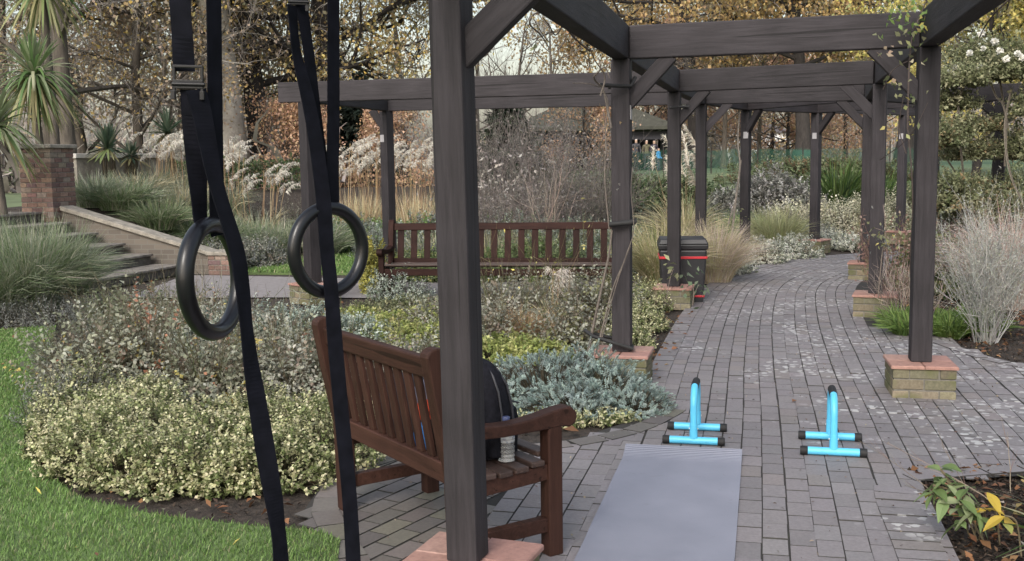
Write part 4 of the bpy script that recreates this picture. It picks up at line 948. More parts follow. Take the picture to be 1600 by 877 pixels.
def misc(label, x, y, br, h, n, np_, ph, lean=.5, pal=GGR2, wd=.010, az=None, group=None, tan=TAN, pL=.26, sl=.13, pn=60, ppal=PLUME, name='plume_grass', cat='ornamental grass', stemw=.006, pw=.007, spread=.3, dr=1.0):
    """ornamental grass with feathery heads"""
    t = empty(name, (x, y, H(x, y))); tag(t, label, cat, group); r = rg()
    g = Geo(); blades_geo(g, r, (0, 0, 0), n, br, h, lean, wd, pal, curve=.9); o = g.build('blades', M_LEAF, t)
    g = Geo(); gp = Geo()
    a = r.uniform(0, 2 * np.pi, np_); rr = br * np.sqrt(r.uniform(0, 1, np_)); hh = ph * r.uniform(.72, 1.05, np_)
    base = np.stack([np.cos(a) * rr, np.sin(a) * rr, np.zeros(np_)], 1); out = np.stack([np.cos(a), np.sin(a), np.zeros(np_)], 1) * (spread * r.uniform(.2, 1, np_) * ph * .35)[:, None]
    tt = np.linspace(0, 1, 5); Pp = base[:, None] + out[:, None] * (tt ** 1.6)[None, :, None] + np.array([0, 0, 1.]) * (hh[:, None] * tt[None])[..., None]
    s = nrm(r.normal(0, 1, (np_, 1, 3)) * np.array([1, 1, .1])) * stemw / 2; ribbons(g, Pp, np.broadcast_to(s, Pp.shape), pick(r, tan, np_, .2))
    o = g.build('stalks', M_DULL, t)
    wind = r.uniform(0, 2 * np.pi)
    for i in range(np_):
        q = (0.3 if az is None else az) + r.normal(0, .7); plume_at(gp, r, Pp[i, -1] - np.array([0, 0, pL * .4]), pL * r.uniform(.75, 1.2), (math.cos(q), math.sin(q)), pn, ppal, sl, pw, dr)
    gp.build('plumes', M_DULL, t); return t
x, y = spot(862, 512)
misc('single pale drooping seed head above the straw tuft', x, y, .06, .32, 60, 7, .58, lean=.3, pal=STRAW, pL=.13, sl=.10, pn=40, spread=.25, pw=.005)

# --- blue conifer
def bottle_brush(g, r, c, rx, ry, rz, n, L=.062, nl=.0185, per=52):
    d = nrm(np.stack([r.normal(0, 1, n), r.normal(0, 1, n), np.abs(r.normal(0, .75, n)) + .05], 1)); rad = (1 + .22 * lump(r, d, 5)) * r.uniform(.72, 1, n) ** .5
    n = n
    A = d * np.array([rx, ry, rz]) * rad[:, None]; sd = nrm(d * np.array([1, 1, .55]) + np.array([0, 0, .35]) + r.normal(0, .35, (n, 3))); A = A - sd * L * .6; A[:, 2] = np.maximum(A[:, 2], .02)
    t = np.tile((np.arange(per) + .3) / per, n); sdr = np.repeat(sd, per, 0); sl = np.repeat(L * r.uniform(.7, 1.3, n), per)
    Pp = np.repeat(A, per, 0) + sdr * (sl * t)[:, None]; m = n * per; rnd = r.normal(0, 1, (m, 3)); side = nrm(rnd - sdr * (rnd * sdr).sum(1, keepdims=True))
    D = side * (1.0 - .45 * t ** 2)[:, None] + sdr * (.18 + .8 * t ** 3)[:, None]
    C = np.repeat(pick(r, BLUEJ, n, .12), per, 0) * r.uniform(.85, 1.15, (m, 1)); leaves(g, Pp + np.asarray(c), D, sdr + rnd * .2, nl * r.uniform(.7, 1.2, m) * (1 - .25 * t), np.full(m, .0062), C, fold=.1)
    pts = np.stack([A * np.array([.4, .4, .3]), A, A + sd * L], 1) + np.asarray(c); ribbons(g, pts, np.broadcast_to(nrm(r.normal(0, 1, (n, 1, 3))) * .003, pts.shape), np.tile([.09, .075, .05], (n, 1)))
def bluefn(g, r):
    for ox, oy, a, b, h, n in [(-.15, .12, .42, .34, .34, 420), (.28, .1, .40, .36, .32, 420), (.02, -.22, .40, .28, .25, 330), (.42, -.22, .26, .24, .20, 200), (-.42, .2, .3, .28, .28, 210), (.12, .36, .4, .3, .34, 300)]:
        bottle_brush(g, r, (ox, oy, 0), a, b, h, n)
plant('blue_conifer', 'prostrate silvery blue conifer spilling beside the bench armrest', 'conifer shrub', .36, 6.92, bluefn)
shrub('small variegated shrub against the brick plinth beside the blue conifer', .60, 7.27, .26, .16, .29, 190, 8, .035, .022, EUON, .09, tip=EUTIP, name='variegated_shrub')
shrub('sparse variegated sprigs under the blue conifer at the paving edge', .10, 6.42, .34, .14, .12, 130, 7, .032, .02, EUON, .08, tip=EUTIP, name='variegated_shrub', lobes=[(0, 0, 1), (.45, .05, .8)])
# --- variegated edging along the path
for lab, px, py, rx, ry, rz, n in [('variegated shrub at the path edge just past the first brick plinth', 1022, 548, .26, .34, .27, 340), ('variegated shrub at the path edge between two brick plinths', 1040, 518, .30, .40, .30, 380),
        ('variegated shrub at the path edge in front of the bin', 1038, 486, .30, .45, .32, 360), ('yellowish variegated shrub between the climbing stems and the bin', 1003, 470, .38, .4, .36, 360)]:
    x, y = spot(px, py); shrub(lab, x - .22, y + .1, rx, ry, rz, n, 8, .034, .022, EUON, .10, tip=EUTIP, name='variegated_shrub', group='variegated shrubs edging the brick path')
for lab, px, d, rx, ry, rz, n in [('whitish variegated shrub between the bin and the next brick plinth', 1138, 14.9, .40, .5, .42, 360), ('whitish variegated shrub right beside the plinth on the curving path', 1196, 16.2, .4, .4, .42, 330),
        ('wide pale variegated shrub on the outside of the path curve', 1228, 17.0, .55, .5, .46, 420), ('pale variegated shrub below the far dark post', 1322, 18.6, .55, .4, .36, 340), ('pale silvery variegated shrub low at the end of the visible path', 1345, 18.2, .5, .3, .3, 260)]:
    shrub(lab.replace('right beside', 'close beside'), X(px, d), d, rx, ry, rz, n, 7, .05, .032, WHGR, .13, tip=WHTIP, name='variegated_shrub', group='pale shrubs on the outside of the path curve')
# --- tall grasses behind the bin
d = 13.3
plant('tall_grass', 'arching yellow green grass clump behind the litter bin', 'ornamental grass', X(1035, d), d, lambda g, r: blades_geo(g, r, (0, 0, 0), 2000, .22, .98, .62, .008, STRAW + [((.28, .30, .12), 4)], curve=.9), mat=M_DULL)
plant('tall_grass', 'fine pinkish fountain grass clump beside the litter bin', 'ornamental grass', X(1118, d + .5), d + .5, lambda g, r: blades_geo(g, r, (0, 0, 0), 2400, .2, .92, .6, .006, PINKT + STRAW, curve=.8), mat=M_DULL)
plant('tall_grass', 'pale green fine grass clump behind the path edging', 'ornamental grass', X(1215, 18.2), 18.2, lambda g, r: blades_geo(g, r, (0, 0, 0), 1500, .3, .85, .5, .011, [((.32, .34, .17), 4), ((.42, .42, .26), 3)], curve=.7))
misc('pampas grass with upright cream plumes standing behind the bin', X(1068, 19), 19, .25, 1.15, 700, 11, 1.8, lean=.9, pal=STRAW + [((.3, .31, .14), 3)], wd=.013, pL=.62, sl=.15, pn=220, spread=.75, az=2.9, pw=.012, dr=.12, ppal=[((.55, .50, .42), 3), ((.64, .60, .52), 2)], name='pampas_grass', cat='pampas grass')
# --- beyond the path curve
def sh2(label, px, d, w, h, pal, n=420, L=.07, W=.04, name='shrub', cat='shrub', lob=3, slen=.16, dy=.6, **kw):
    r = np.random.default_rng(int(px * 7 + d)); k = w * .62
    lobes = [((i - (lob - 1) / 2) * w * 1.0 / max(1, lob - 1) * .9, r.uniform(-.2, .2), r.uniform(.8, 1.1)) for i in range(lob)] if lob > 1 else [(0, 0, 1)]
    return shrub(label, X(px, d), d, k, dy, h, n, 7, L, W, pal, slen, name=name, cat=cat, lobes=lobes, **kw)
sh2('big cream leaved bush beyond the end of the path', 1345, 21, 1.1, .95, CREAM, n=520, W=.035, up=1.0, slen=.3)
sh2('cream leaved bush beside the far dark post', 1250, 21.5, .7, .78, CREAM, n=360, W=.035, up=1.0, slen=.3)
sh2('grey white leaved bush standing beyond the path curve', 1215, 23.0, 1.25, 1.5, [((.22, .22, .20), 4), ((.40, .39, .37), 3), ((.52, .5, .48), 2), ((.13, .13, .11), 3)], n=900, lob=4)
sh2('second grey white bush just behind the third post', 1150, 24.0, .8, 1.25, [((.20, .21, .18), 4), ((.36, .36, .33), 3), ((.46, .45, .43), 1), ((.12, .12, .1), 3)], n=560)
sh2('low purplish grey bush at the foot of the grey white bush', 1225, 20.6, .9, .62, [((.13, .115, .115), 4), ((.18, .16, .16), 3), ((.21, .2, .19), 1)], n=420, L=.05, W=.014, up=1.0)
sh2('bright green low plant between two dark posts', 1170, 19.8, .6, .55, [((.14, .24, .08), 3), ((.2, .3, .12), 2), ((.25, .3, .18), 1)], n=340)
sh2('flat grey green spreading conifer behind the bin grasses', 985, 20.5, 1.4, .78, [((.16, .21, .16), 4), ((.22, .27, .21), 3), ((.11, .15, .11), 3)], n=620, L=.06, W=.012, lob=4, name='spreading_conifer', cat='conifer shrub')
sh2('flat grey green spreading conifer beyond the second post', 1130, 21.0, .9, .76, [((.17, .23, .17), 4), ((.24, .29, .22), 3), ((.11, .15, .11), 3)], n=460, L=.06, W=.012, name='spreading_conifer', cat='conifer shrub')
sh2('dark green mixed hedge in front of the green fence', 1010, 26.0, 2.3, 1.05, MIDG + DGREEN, n=700, lob=5, L=.08, W=.05, name='hedge', cat='hedge')
sh2('olive brown hedge in front of the green fence beyond the bush', 1290, 28.0, 2.6, .75, MIDG + [((.18, .12, .07), 3)], n=600, lob=5, L=.08, W=.05, name='hedge', cat='hedge')
d = 24.5
plant('flax_clump', 'clump of dark strappy green leaves between two far posts', 'flax', X(1312, d), d, lambda g, r: (blades_geo(g, r, (0, 0, 0), 420, .35, 1.5, .9, .045, GREEN + DGREEN, curve=.8), blades_geo(g, r, (1.0, .3, 0), 300, .3, 1.3, .8, .045, GREEN + DGREEN, curve=.8)))
sh2('silvery low mound beside the far lawn', 1270, 19.6, .55, .42, LAV + WHGR, n=300, L=.05, W=.02)
# --- right hand bed
x, y = spot(1465, 528)
def strap(g, r):
    for ox, oy, n in [(-.22, .1, 260), (.1, 0, 330), (.4, .05, 300), (.1, .45, 260), (.5, .5, 240), (-.15, .55, 200)]: blades_geo(g, r, (ox, oy, 0), n, .13, .27, .22, .024, [((.15, .23, .06), 4), ((.21, .29, .09), 3), ((.10, .16, .05), 2)], curve=.9)
plant('daylily_clump', 'bright green strappy ground cover behind the mossy plinth', 'ground cover', x, y, strap)
x, y = spot(1552, 540)
def wires(g, r):
    P_ = stems_geo(g, r, (0, 0, 0), 70, .10, 1.18, .55, .007, [((.38, .38, .36), 4), ((.48, .48, .46), 3), ((.30, .30, .27), 2)], kids=13, klen=.30, wob=.10)
    n = 6000; i = r.integers(0, len(P_), n); leaves(g, P_[i] + r.normal(0, .015, (n, 3)), r.normal(0, 1, (n, 3)) + np.array([0, 0, .6]), r.normal(0, 1, (n, 3)), r.uniform(.02, .045, n), r.uniform(.004, .008, n), pick(r, [((.36, .37, .33), 4), ((.45, .45, .42), 2), ((.28, .30, .22), 2)], n, .15))
plant('white_stemmed_shrub', 'shrub of thin silvery white stems fanning up beside the paving', 'shrub', x, y + .15, wires, mat=M_DULL)
plant('pink_grass', 'feathery pinkish grass behind the silvery white shrub', 'ornamental grass', X(1590, 11.2), 11.2, lambda g, r: blades_geo(g, r, (0, 0, 0), 2400, .3, 1.2, .75, .006, PINKT + [((.40, .27, .25), 4)], curve=.8), mat=M_DULL)
sh2('glossy dark green shrub low behind the stout post', 1500, 12.2, .62, .78, DGREEN + GREEN, n=560, L=.075, W=.045, tip=[((.16, .2, .06), 1)])
sh2('dark green shrub between the silvery shrub and the arbour post', 1545, 12.6, .5, .62, GREEN + [((.24, .25, .08), 3)], n=360, L=.07, W=.045)
d = 11.6
def barb(g, r):
    P_ = stems_geo(g, r, (0, 0, 0), 34, .16, .95, .35, .008, [((.22, .12, .10), 3), ((.3, .2, .16), 2)], kids=7, klen=.3)
    n = 700; i = r.integers(0, len(P_), n); leaves(g, P_[i], r.normal(0, 1, (n, 3)), r.normal(0, 1, (n, 3)), r.uniform(.03, .06, n), r.uniform(.018, .03, n), pick(r, [((.30, .19, .16), 4), ((.26, .25, .15), 4), ((.40, .30, .25), 2)], n, .2))
plant('twiggy_shrub', 'thin reddish twiggy shrub between the two posts beside the path', 'shrub', X(1404, d), d, barb)
plant('twiggy_shrub', 'low grey twiggy shrub behind the second mossy plinth', 'shrub', X(1432, 10.4), 10.4, lambda g, r: stems_geo(g, r, (0, 0, 0), 60, .25, .55, .25, .006, PINKT + GREYT, kids=8, klen=.35), mat=M_DULL)
# climbing rose: stems up the posts, mass of leaves and white blooms on the arbour
t = empty('climbing_rose', (5.3, 13.2, 0)); tag(t, 'climbing rose with white blooms smothering the arbour behind the stout post', 'climbing rose'); r = rg()
def off(px, py, d): v = at(px, py, d); return np.array([v.x - 5.3, v.y - 13.2, v.z])
g = Geo()
for px, py, d, rx, ry, rz, n in [(1560, 112, 13.2, .62, .5, .42, 620), (1505, 122, 13.0, .48, .4, .32, 460), (1610, 100, 13.4, .6, .5, .5, 500), (1545, 85, 13.6, .55, .4, .35, 420), (1486, 160, 13.2, .34, .3, .34, 280), (1625, 170, 13.2, .5, .4, .5, 300)]:
    shrub_geo(g, r, off(px, py + 12, d), rx, ry, rz, n, 9, .055, .034, OLIVE, .22, up=.2, inner=.1, lumps=.3)
for px, py, d, rx, rz, n in [(1490, 330, 12.9, .38, 1.0, 520), (1520, 350, 13.4, .45, .9, 520), (1478, 230, 12.6, .26, .6, 300), (1590, 250, 13.6, .45, .9, 420), (1565, 320, 13.9, .45, .8, 380), (1505, 250, 13.4, .34, .8, 330), (1535, 400, 13.2, .5, .7, 360), (1610, 340, 13.2, .4, .8, 300), (1492, 215, 12.9, .26, .5, 240), (1545, 205, 13.5, .34, .4, 200), (1500, 430, 12.6, .4, .6, 300)]:
    shrub_geo(g, r, off(px, py, d), rx, rx, rz * .6, n, 8, .055, .034, OLIVE + [((.3, .22, .12), 1)], .2, up=.3, inner=.1, lumps=.4)
g.build('foliage', M_LEAF, t)
g = Geo()
for pts in ([(1512, 470, 13), (1510, 330, 13), (1502, 240, 13), (1498, 160, 13), (1515, 120, 13)], [(1570, 260, 13.2), (1572, 200, 13.2), (1566, 150, 13.3), (1560, 110, 13.3)], [(1600, 320, 12.8), (1578, 270, 12.9), (1570, 200, 13.1), (1580, 140, 13.2)], [(1480, 250, 12.8), (1500, 280, 12.9), (1530, 330, 13.0)], [(1545, 120, 13.2), (1556, 150, 13.2), (1568, 165, 13.2), (1575, 200, 13.2)]):
    q = np.array([off(*p) for p in pts]); q = catmull(q.tolist(), 6); 
    for a in (np.array([1, 0, 0]), np.array([0, 1, 0])): ribbons(g, q[None], np.broadcast_to(a * .014, q.shape)[None], np.array([[.17, .15, .125]]))
g.build('stems', M_DULL, t)
for px, py in [(1533, 52), (1554, 65), (1515, 83), (1590, 84), (1493, 106), (1530, 106), (1485, 115), (1597, 90), (1562, 80), (1536, 76), (1572, 92)]:
    g = Geo(); n = 26; D = nrm(r.normal(0, 1, (n, 3))); c = off(px, py, 12.9); leaves(g, np.tile(c, (n, 1)), D, r.normal(0, 1, (n, 3)), np.full(n, .055 * r.uniform(.7, 1.1)), np.full(n, .05), pick(r, [((.80, .79, .74), 1)], n, .06)); g.build('bloom', M_LEAF, t)

# --- plants along the far bank, behind the long bench
def tus(label, px, d, n, h, lean, pal, wd=.012, br=.25, curve=.9, mat=None, name='grass_clump', extra=()):
    x = X(px, d)
    def fn(g, r):
        blades_geo(g, r, (0, 0, 0), n, br, h, lean, wd, pal, curve=curve)
        for ox, oy, k in extra: blades_geo(g, r, (ox, oy, H(x + ox, d + oy) - H(x, d)), int(n * k), br, h * (0.8 + .2 * k), lean, wd, pal, curve=curve)
    return plant(name, label, 'grass clump', x, d, fn, mat=mat)
tus('big arching grey green grass clump at the lawn corner below the steps', 34, 11.6, 2600, 1.22, .60, GGR2 + GGR, .009, .28, extra=[(-.6, .2, .8), (.1, .5, .8)])
tus('arching green grass clump at the edge of the view beside the lawn', -25, 11.4, 1900, 1.0, .8, GGR2 + GGR, .008, .35, extra=[(-.7, .2, .8)])
tus('fresh green grass clump in front of the stone steps', 44, 12.5, 1500, 1.1, .5, GGR, .009, .25)
shrub('dark grey lavender row along the far lawn edge', X(60, 11.0), 10.95, .5, .35, .38, 420, 8, .04, .008, LAV, .15, name='lavender', cat='lavender', lobes=[(-1.0, -.2, 1), (-.45, -.1, 1), (.1, 0, 1), (.55, .2, .9)], up=1.0)
tus('bright green grass clump on the bank above the sloping wall', 245, 17.6, 1200, .62, .5, GGR, .014, .3, extra=[(-.7, .2, .8), (.5, .3, .6)])
tus('grey green grass clump on the bank beside the tall pier', 150, 18.0, 1000, .7, .5, GGR2, .014, .3, extra=[(.6, 0, .7)])
tus('green grass drift behind the squat pier', 330, 18.0, 1200, .72, .6, GGR + GGR2, .014, .35, extra=[(.8, .1, .9), (-.5, .4, .7)])
tus('green grass drift beside the outer pergola post', 435, 18.6, 1300, .75, .7, GGR + GGR2, .014, .35, extra=[(.7, 0, .9), (-.8, .2, .8)])
tus('tan green grass drift high on the bank below the plumes', 210, 20.0, 1100, .7, .6, GGR2 + STRAW, .014, .35, extra=[(.9, 0, .9)])
for lab, px, d, np_, ph, n in [('clump of white plume grass next to the tall pier on the bank', 243, 21.5, 26, 1.25, 500), ('clump of white plume grass behind the open buckle strap', 292, 21.8, 22, 1.35, 420), ('clump of white plume grass below the pale plane trunk', 352, 22.0, 22, 1.5, 420),
        ('shorter white plume grass clump beside the outer pergola post', 402, 21.0, 14, 1.45, 320), ('white plume grass clump between the outer post and the ring', 535, 23.5, 26, 1.9, 380), ('dense white plume grass clump behind the small tagged post', 585, 24.0, 34, 2.0, 420),
        ('white plume grass clump between the tagged post and the stout post', 640, 23.6, 24, 1.95, 380), ('white plume grass clump half hidden by the stout post', 682, 24.2, 20, 2.0, 320)]:
    misc(lab, X(px, d), d, .38, .85, n, int(np_ * 1.25), ph, lean=.6, pal=GGR2 + GGR2 + STRAW, wd=.013, pL=.30, sl=.085, pn=64, group='white plume grasses on the bank', spread=.45, stemw=.010, pw=.013, dr=.8, ppal=[((.60, .57, .50), 4), ((.68, .65, .59), 3), ((.48, .44, .39), 3)])
for lab, px, d in [('golden straw stalks below the plumes beside the tagged post', 560, 22.6), ('golden straw stalks between the tagged post and the stout post', 655, 22.4)]:
    plant('straw_grass', lab, 'ornamental grass', X(px, d), d, lambda g, r: (blades_geo(g, r, (0, 0, 0), 750, .5, 1.05, .3, .010, STRAW + TAN, curve=.4), blades_geo(g, r, (.1, -.3, 0), 500, .7, .6, .4, .011, GGR, curve=.7)), mat=M_DULL)
sh2('grey leafless mound behind the outer post on the bank', 430, 22.5, 1.3, .85, GREYT + ROSEB, n=480, L=.05, W=.018)
sh2('bright green leafy patch below the plume grasses', 560, 19.4, 1.1, .66, GLAU + LAV + [((.14, .22, .07), 5), ((.17, .24, .08), 3), ((.22, .25, .12), 2)], n=420, L=.07, W=.045, lob=4)
sh2('green leafy patch behind the tagged post', 652, 19.0, 1.0, .72, GLAU + LAV + [((.14, .22, .07), 5), ((.17, .24, .08), 3)], n=380, L=.07, W=.045)
sh2('silvery grey cushion plant behind the long bench end', 655, 16.2, .62, .52, LAV, n=420, L=.05, W=.010, up=1.0, name='lavender', cat='lavender')
sh2('silvery cushion plant beside the small lawn', 612, 17.8, .7, .56, LAV + GLAU, n=380, L=.05, W=.014, up=1.0, name='lavender', cat='lavender')
sh2('grey sage mound between the squat pier and the small lawn', 382, 16.8, .6, .55, LAV + ROSEB, n=380, L=.05, W=.02)
sh2('dull green mound below the bank behind the squat pier', 365, 16.8, .7, .52, MIDG + LAV, n=380, L=.05, W=.025)
for lab, px, d, w, h, pal in [('leafy green plants seen through the long bench slats', 720, 14.6, .7, .55, [((.14, .20, .07), 4), ((.2, .25, .12), 3)]), ('green plants behind the middle of the long bench', 830, 14.8, .8, .58, [((.14, .20, .07), 4), ((.24, .28, .15), 3)]), ('mixed green plants behind the bench beside the climbing stems', 925, 15.2, .8, .6, MIDG + GLAU), ('yellow green small plants seen between the bench slats', 645, 14.9, .5, .45, LIME + MIDG),
        ('yellowish upright plant against the end of the long bench', 578, 13.6, .15, .62, [((.36, .33, .08), 3), ((.28, .28, .09), 2)])]:
    sh2(lab, px, d, w, h, pal, n=360, L=.055, W=.034)
for lab, px, d, w, h in [('pale straw green planting behind the bench back rail', 760, 17.0, 1.0, .66), ('pale straw planting behind the middle of the bench', 860, 17.6, 1.1, .72)]:
    tus(lab, px, d, 900, h, .4, GGR2 + STRAW, .014, .5, extra=[(.9, .1, .8), (-.8, .2, .8)])
# leafless shrubs: thicket behind the bench
def bare(label, px, d, n, br, h, spread, pal, wd=.016, kids=9, klen=.4, lv=0, lpal=None, name='bare_shrub', cat='bare shrub', L=.06):
    x = X(px, d)
    def fn(g, r):
        P_ = stems_geo(g, r, (0, 0, 0), n, br, h, spread, wd, pal, kids=kids, klen=klen, wob=.16)
        if lv:
            i = r.integers(0, len(P_), lv); leaves(g, P_[i] + r.normal(0, .05, (lv, 3)), r.normal(0, 1, (lv, 3)), r.normal(0, 1, (lv, 3)), r.uniform(.6, 1.2, lv) * L, r.uniform(.5, 1, lv) * L * .55, pick(r, lpal, lv, .2))
    return plant(name, label, cat, x, d, fn, mat=M_DULL)
DEADL = [((.22, .20, .185), 4), ((.28, .26, .24), 2), ((.16, .15, .14), 3)]
bare('grey leafless rounded shrub close behind the stout post', 765, 18.6, 70, .5, 1.2, .9, GREYT, .011, 10, .45, 1300, DEADL)
bare('brown leafless shrub behind the middle of the long bench', 845, 19.4, 55, .45, 1.4, .9, BROWNT, .011, 10, .45, 900, DEADL)
bare('dark twiggy shrub next to the post with climbing stems', 920, 20.0, 80, .5, 1.65, .9, BROWNT, .012, 11, .45, 2200, [((.085, .08, .06), 4), ((.13, .115, .09), 3)])
bare('fan of upright reddish bare stems behind the bench', 850, 17.4, 20, .12, 1.4, .55, [((.27, .23, .20), 3), ((.22, .18, .16), 2), ((.36, .3, .25), 2)], .016, 3, .4)
bare('tall dark leafless thicket near the stout post', 750, 26, 60, .9, 2.1, 1.2, BROWNT, .018, 10, .45, 900, DEADL, L=.09)
bare('tall dark leafless thicket beyond the bench', 870, 27, 60, 1.0, 1.9, 1.4, BROWNT, .018, 10, .45, 900, DEADL, L=.09)
bare('grey shrub with pale dead flower heads behind the stout post', 785, 20.5, 55, .5, 1.6, .9, GREYT, .012, 8, .4, 380, [((.42, .39, .36), 3), ((.34, .31, .29), 2)], L=.12)
bare('fine grey twigs in front of the outer post', 484, 12.9, 9, .10, .75, .3, [((.32, .29, .24), 2), ((.4, .37, .3), 1)], .010, 5, .45, name='bare_sapling', cat='bare sapling')
# pale bare stems rising out of the rose bed
bare('single long pale cane rising from the rose bed beside the short bench', 462, 8.4, 2, .03, 1.05, .15, [((.30, .31, .24), 1)], .014, 3, .3, name='rose_cane', cat='rose cane')
bare('thin bare canes leaning out of the rose bed near the ring', 300, 8.2, 6, .3, .85, .35, [((.24, .21, .17), 1), ((.3, .29, .22), 1)], .008, 4, .35, name='rose_cane', cat='rose cane')
bare('thin green brown canes in front of the long bench', 805, 9.6, 12, .4, .95, .3, [((.20, .17, .10), 1), ((.16, .17, .08), 1)], .007, 5, .35, 40, YELL, name='rose_cane', cat='rose cane', L=.04)

# --- sword-leaved palms on the bank
def sword(g, r, c, n, L, wd, pal, lo=-.9, droop=.8):
    """rosette of long narrow leaves, the lower ones hanging"""
    el = np.sort(r.uniform(lo, 1.45, n)); a = r.uniform(0, 2 * np.pi, n); t = np.linspace(0, 1, 7); LL = L * r.uniform(.75, 1.1, n)
    d = np.stack([np.cos(el) * np.cos(a), np.cos(el) * np.sin(a), np.sin(el)], 1)
    Pp = d[:, None] * (LL[:, None] * t[None])[..., None] + np.array([0, 0, -1.]) * (LL[:, None] * droop * (1.15 - np.abs(np.sin(el)))[:, None] * t[None] ** 2.2)[..., None]
    s = np.stack([-np.sin(a), np.cos(a), np.zeros(n)], 1) + r.normal(0, .25, (n, 3)); w = wd / 2 * np.sin(np.pi * np.clip(t * .88 + .12, 0, 1)) ** .6
    C = pick(r, pal, n, .15); old = (el < -.2); C[old] = pick(r, [((.30, .29, .15), 3), ((.26, .23, .12), 2), ((.18, .22, .09), 2)], int(old.sum()), .15)
    ribbons(g, Pp + np.asarray(c), nrm(s)[:, None] * w[None, :, None], C)
CORD = [((.10, .17, .06), 4), ((.15, .21, .09), 3), ((.21, .25, .14), 3), ((.30, .32, .21), 2)]
def palm(label, px, py, d, L, n, ex=0, tr=.07, wd=.045, lo=-.9, droop=.8):
    c = at(px, py, d); zb = H(c.x, c.y + ex); t = empty('sword_leaf_palm', (c.x, c.y, zb)); tag(t, label, 'palm', 'sword-leaved palms on the bank')
    hz = c.z - zb; m = MB(); m.tube([(0, 0, 0), (.03, .02, hz * .4), (-.02, 0, hz * .75), (0, 0, hz)], [tr * 1.3, tr, tr * .9, tr * .9], 10); m.build('trunk', M_BARK, t, smooth=True)
    g = Geo(); sword(g, rg(), (0, 0, hz), n, L, wd, CORD, lo, droop); g.build('crown', M_LEAF, t); return t
palm('sword-leaved palm with a drooping skirt rising behind the tall pier', 53, 118, 17.8, .88, 250, wd=.045, lo=-1.3)
palm('higher sword-leaved palm whose crown is cut off at the top of the view', 68, -22, 19.5, .95, 150, tr=.08, lo=-1.1)
palm('low sword-leaved palm beside the tall pier at the edge of the view', -8, 200, 15.6, .80, 120, wd=.05, lo=-.7)
def yucca(label, px, py, d, L, n):
    c = at(px, py, d); zb = H(c.x, c.y); plant('yucca', label, 'yucca', c.x, c.y, lambda g, r: (sword(g, r, (0, 0, max(.1, c.z - zb)), n, L, .05, [((.05, .08, .05), 4), ((.09, .12, .08), 3), ((.17, .19, .13), 1)], -.5, .25),
          blades_geo(g, r, (0, 0, 0), 60, .1, max(.3, c.z - zb), .05, .05, [((.12, .10, .07), 1)], curve=.1)))
yucca('spiky dark yucca just beside the tall pier', 168, 232, 20.5, .55, 90); yucca('spiky dark yucca behind the white plumes', 262, 208, 23.5, .60, 90); yucca('small spiky yucca next to the pier cap', 205, 245, 21.5, .42, 60)
# ================================================================== TREES
def grow(r, Hh, r0, nl, first, blen, up, droop, lev, kids, wob=.12, lean=(0, 0), fork=None):
    """skeleton of a tree: thick limbs as polylines with radii, fine twigs, and points where leaves sit"""
    limbs = []; twigs = []; tips = []
    def branch(p, d, L, rad, l):
        k = 6 if l < 2 else 4; pts = [np.array(p, float)]; d = np.array(d, float)
        for i in range(k):
            d = d + r.normal(0, wob, 3) + np.array([0, 0, up if l < 2 else -droop]) * (1.0 / k); d /= np.linalg.norm(d)
            pts.append(pts[-1] + d * L / k)
        pts = np.array(pts)
        if rad > .03: limbs.append((pts, np.linspace(rad, rad * .45, k + 1)))
        else: twigs.append((pts[np.linspace(0, k, 5).astype(int)] if k != 4 else pts, max(rad, .006)))
        if l >= lev - 1: tips.append(pts[1:])
        if l < lev:
            for j in range(kids[l]):
                f = r.uniform(.25, 1.0); q = f * k; i = min(int(q), k - 1); b = pts[i] + (pts[i + 1] - pts[i]) * (q - i)
                t = pts[i + 1] - pts[i]; t /= np.linalg.norm(t); s = r.normal(0, 1, 3); s -= t * (s @ t); s /= np.linalg.norm(s)
                branch(b, t * .75 + s * .75, L * r.uniform(.35, .65), rad * (.42 if l else .5), l + 1)
    k = 9; trunk = [np.zeros(3)]; d = np.array([lean[0], lean[1], 1.0])
    for i in range(k): d = d + r.normal(0, .035, 3); d /= np.linalg.norm(d); trunk.append(trunk[-1] + d * Hh / k)
    trunk = np.array(trunk); rads = r0 * np.linspace(1, .25, k + 1); rads[0] *= 1.35
    for j in range(nl):
        f = first + (1 - first) * (j + r.uniform(0, .8)) / nl; q = f * k; i = min(int(q), k - 1); b = trunk[i] + (trunk[i + 1] - trunk[i]) * (q - i)
        a = j * 2.4 + r.uniform(-.5, .5); el = r.uniform(.1, .7)
        branch(b, (math.cos(a) * math.cos(el), math.sin(a) * math.cos(el), math.sin(el)), blen * (1.1 - .55 * f) * r.uniform(.75, 1.2), r0 * .34 * (1.1 - .5 * f), 0)
    return trunk, rads, limbs, twigs, np.concatenate(tips)
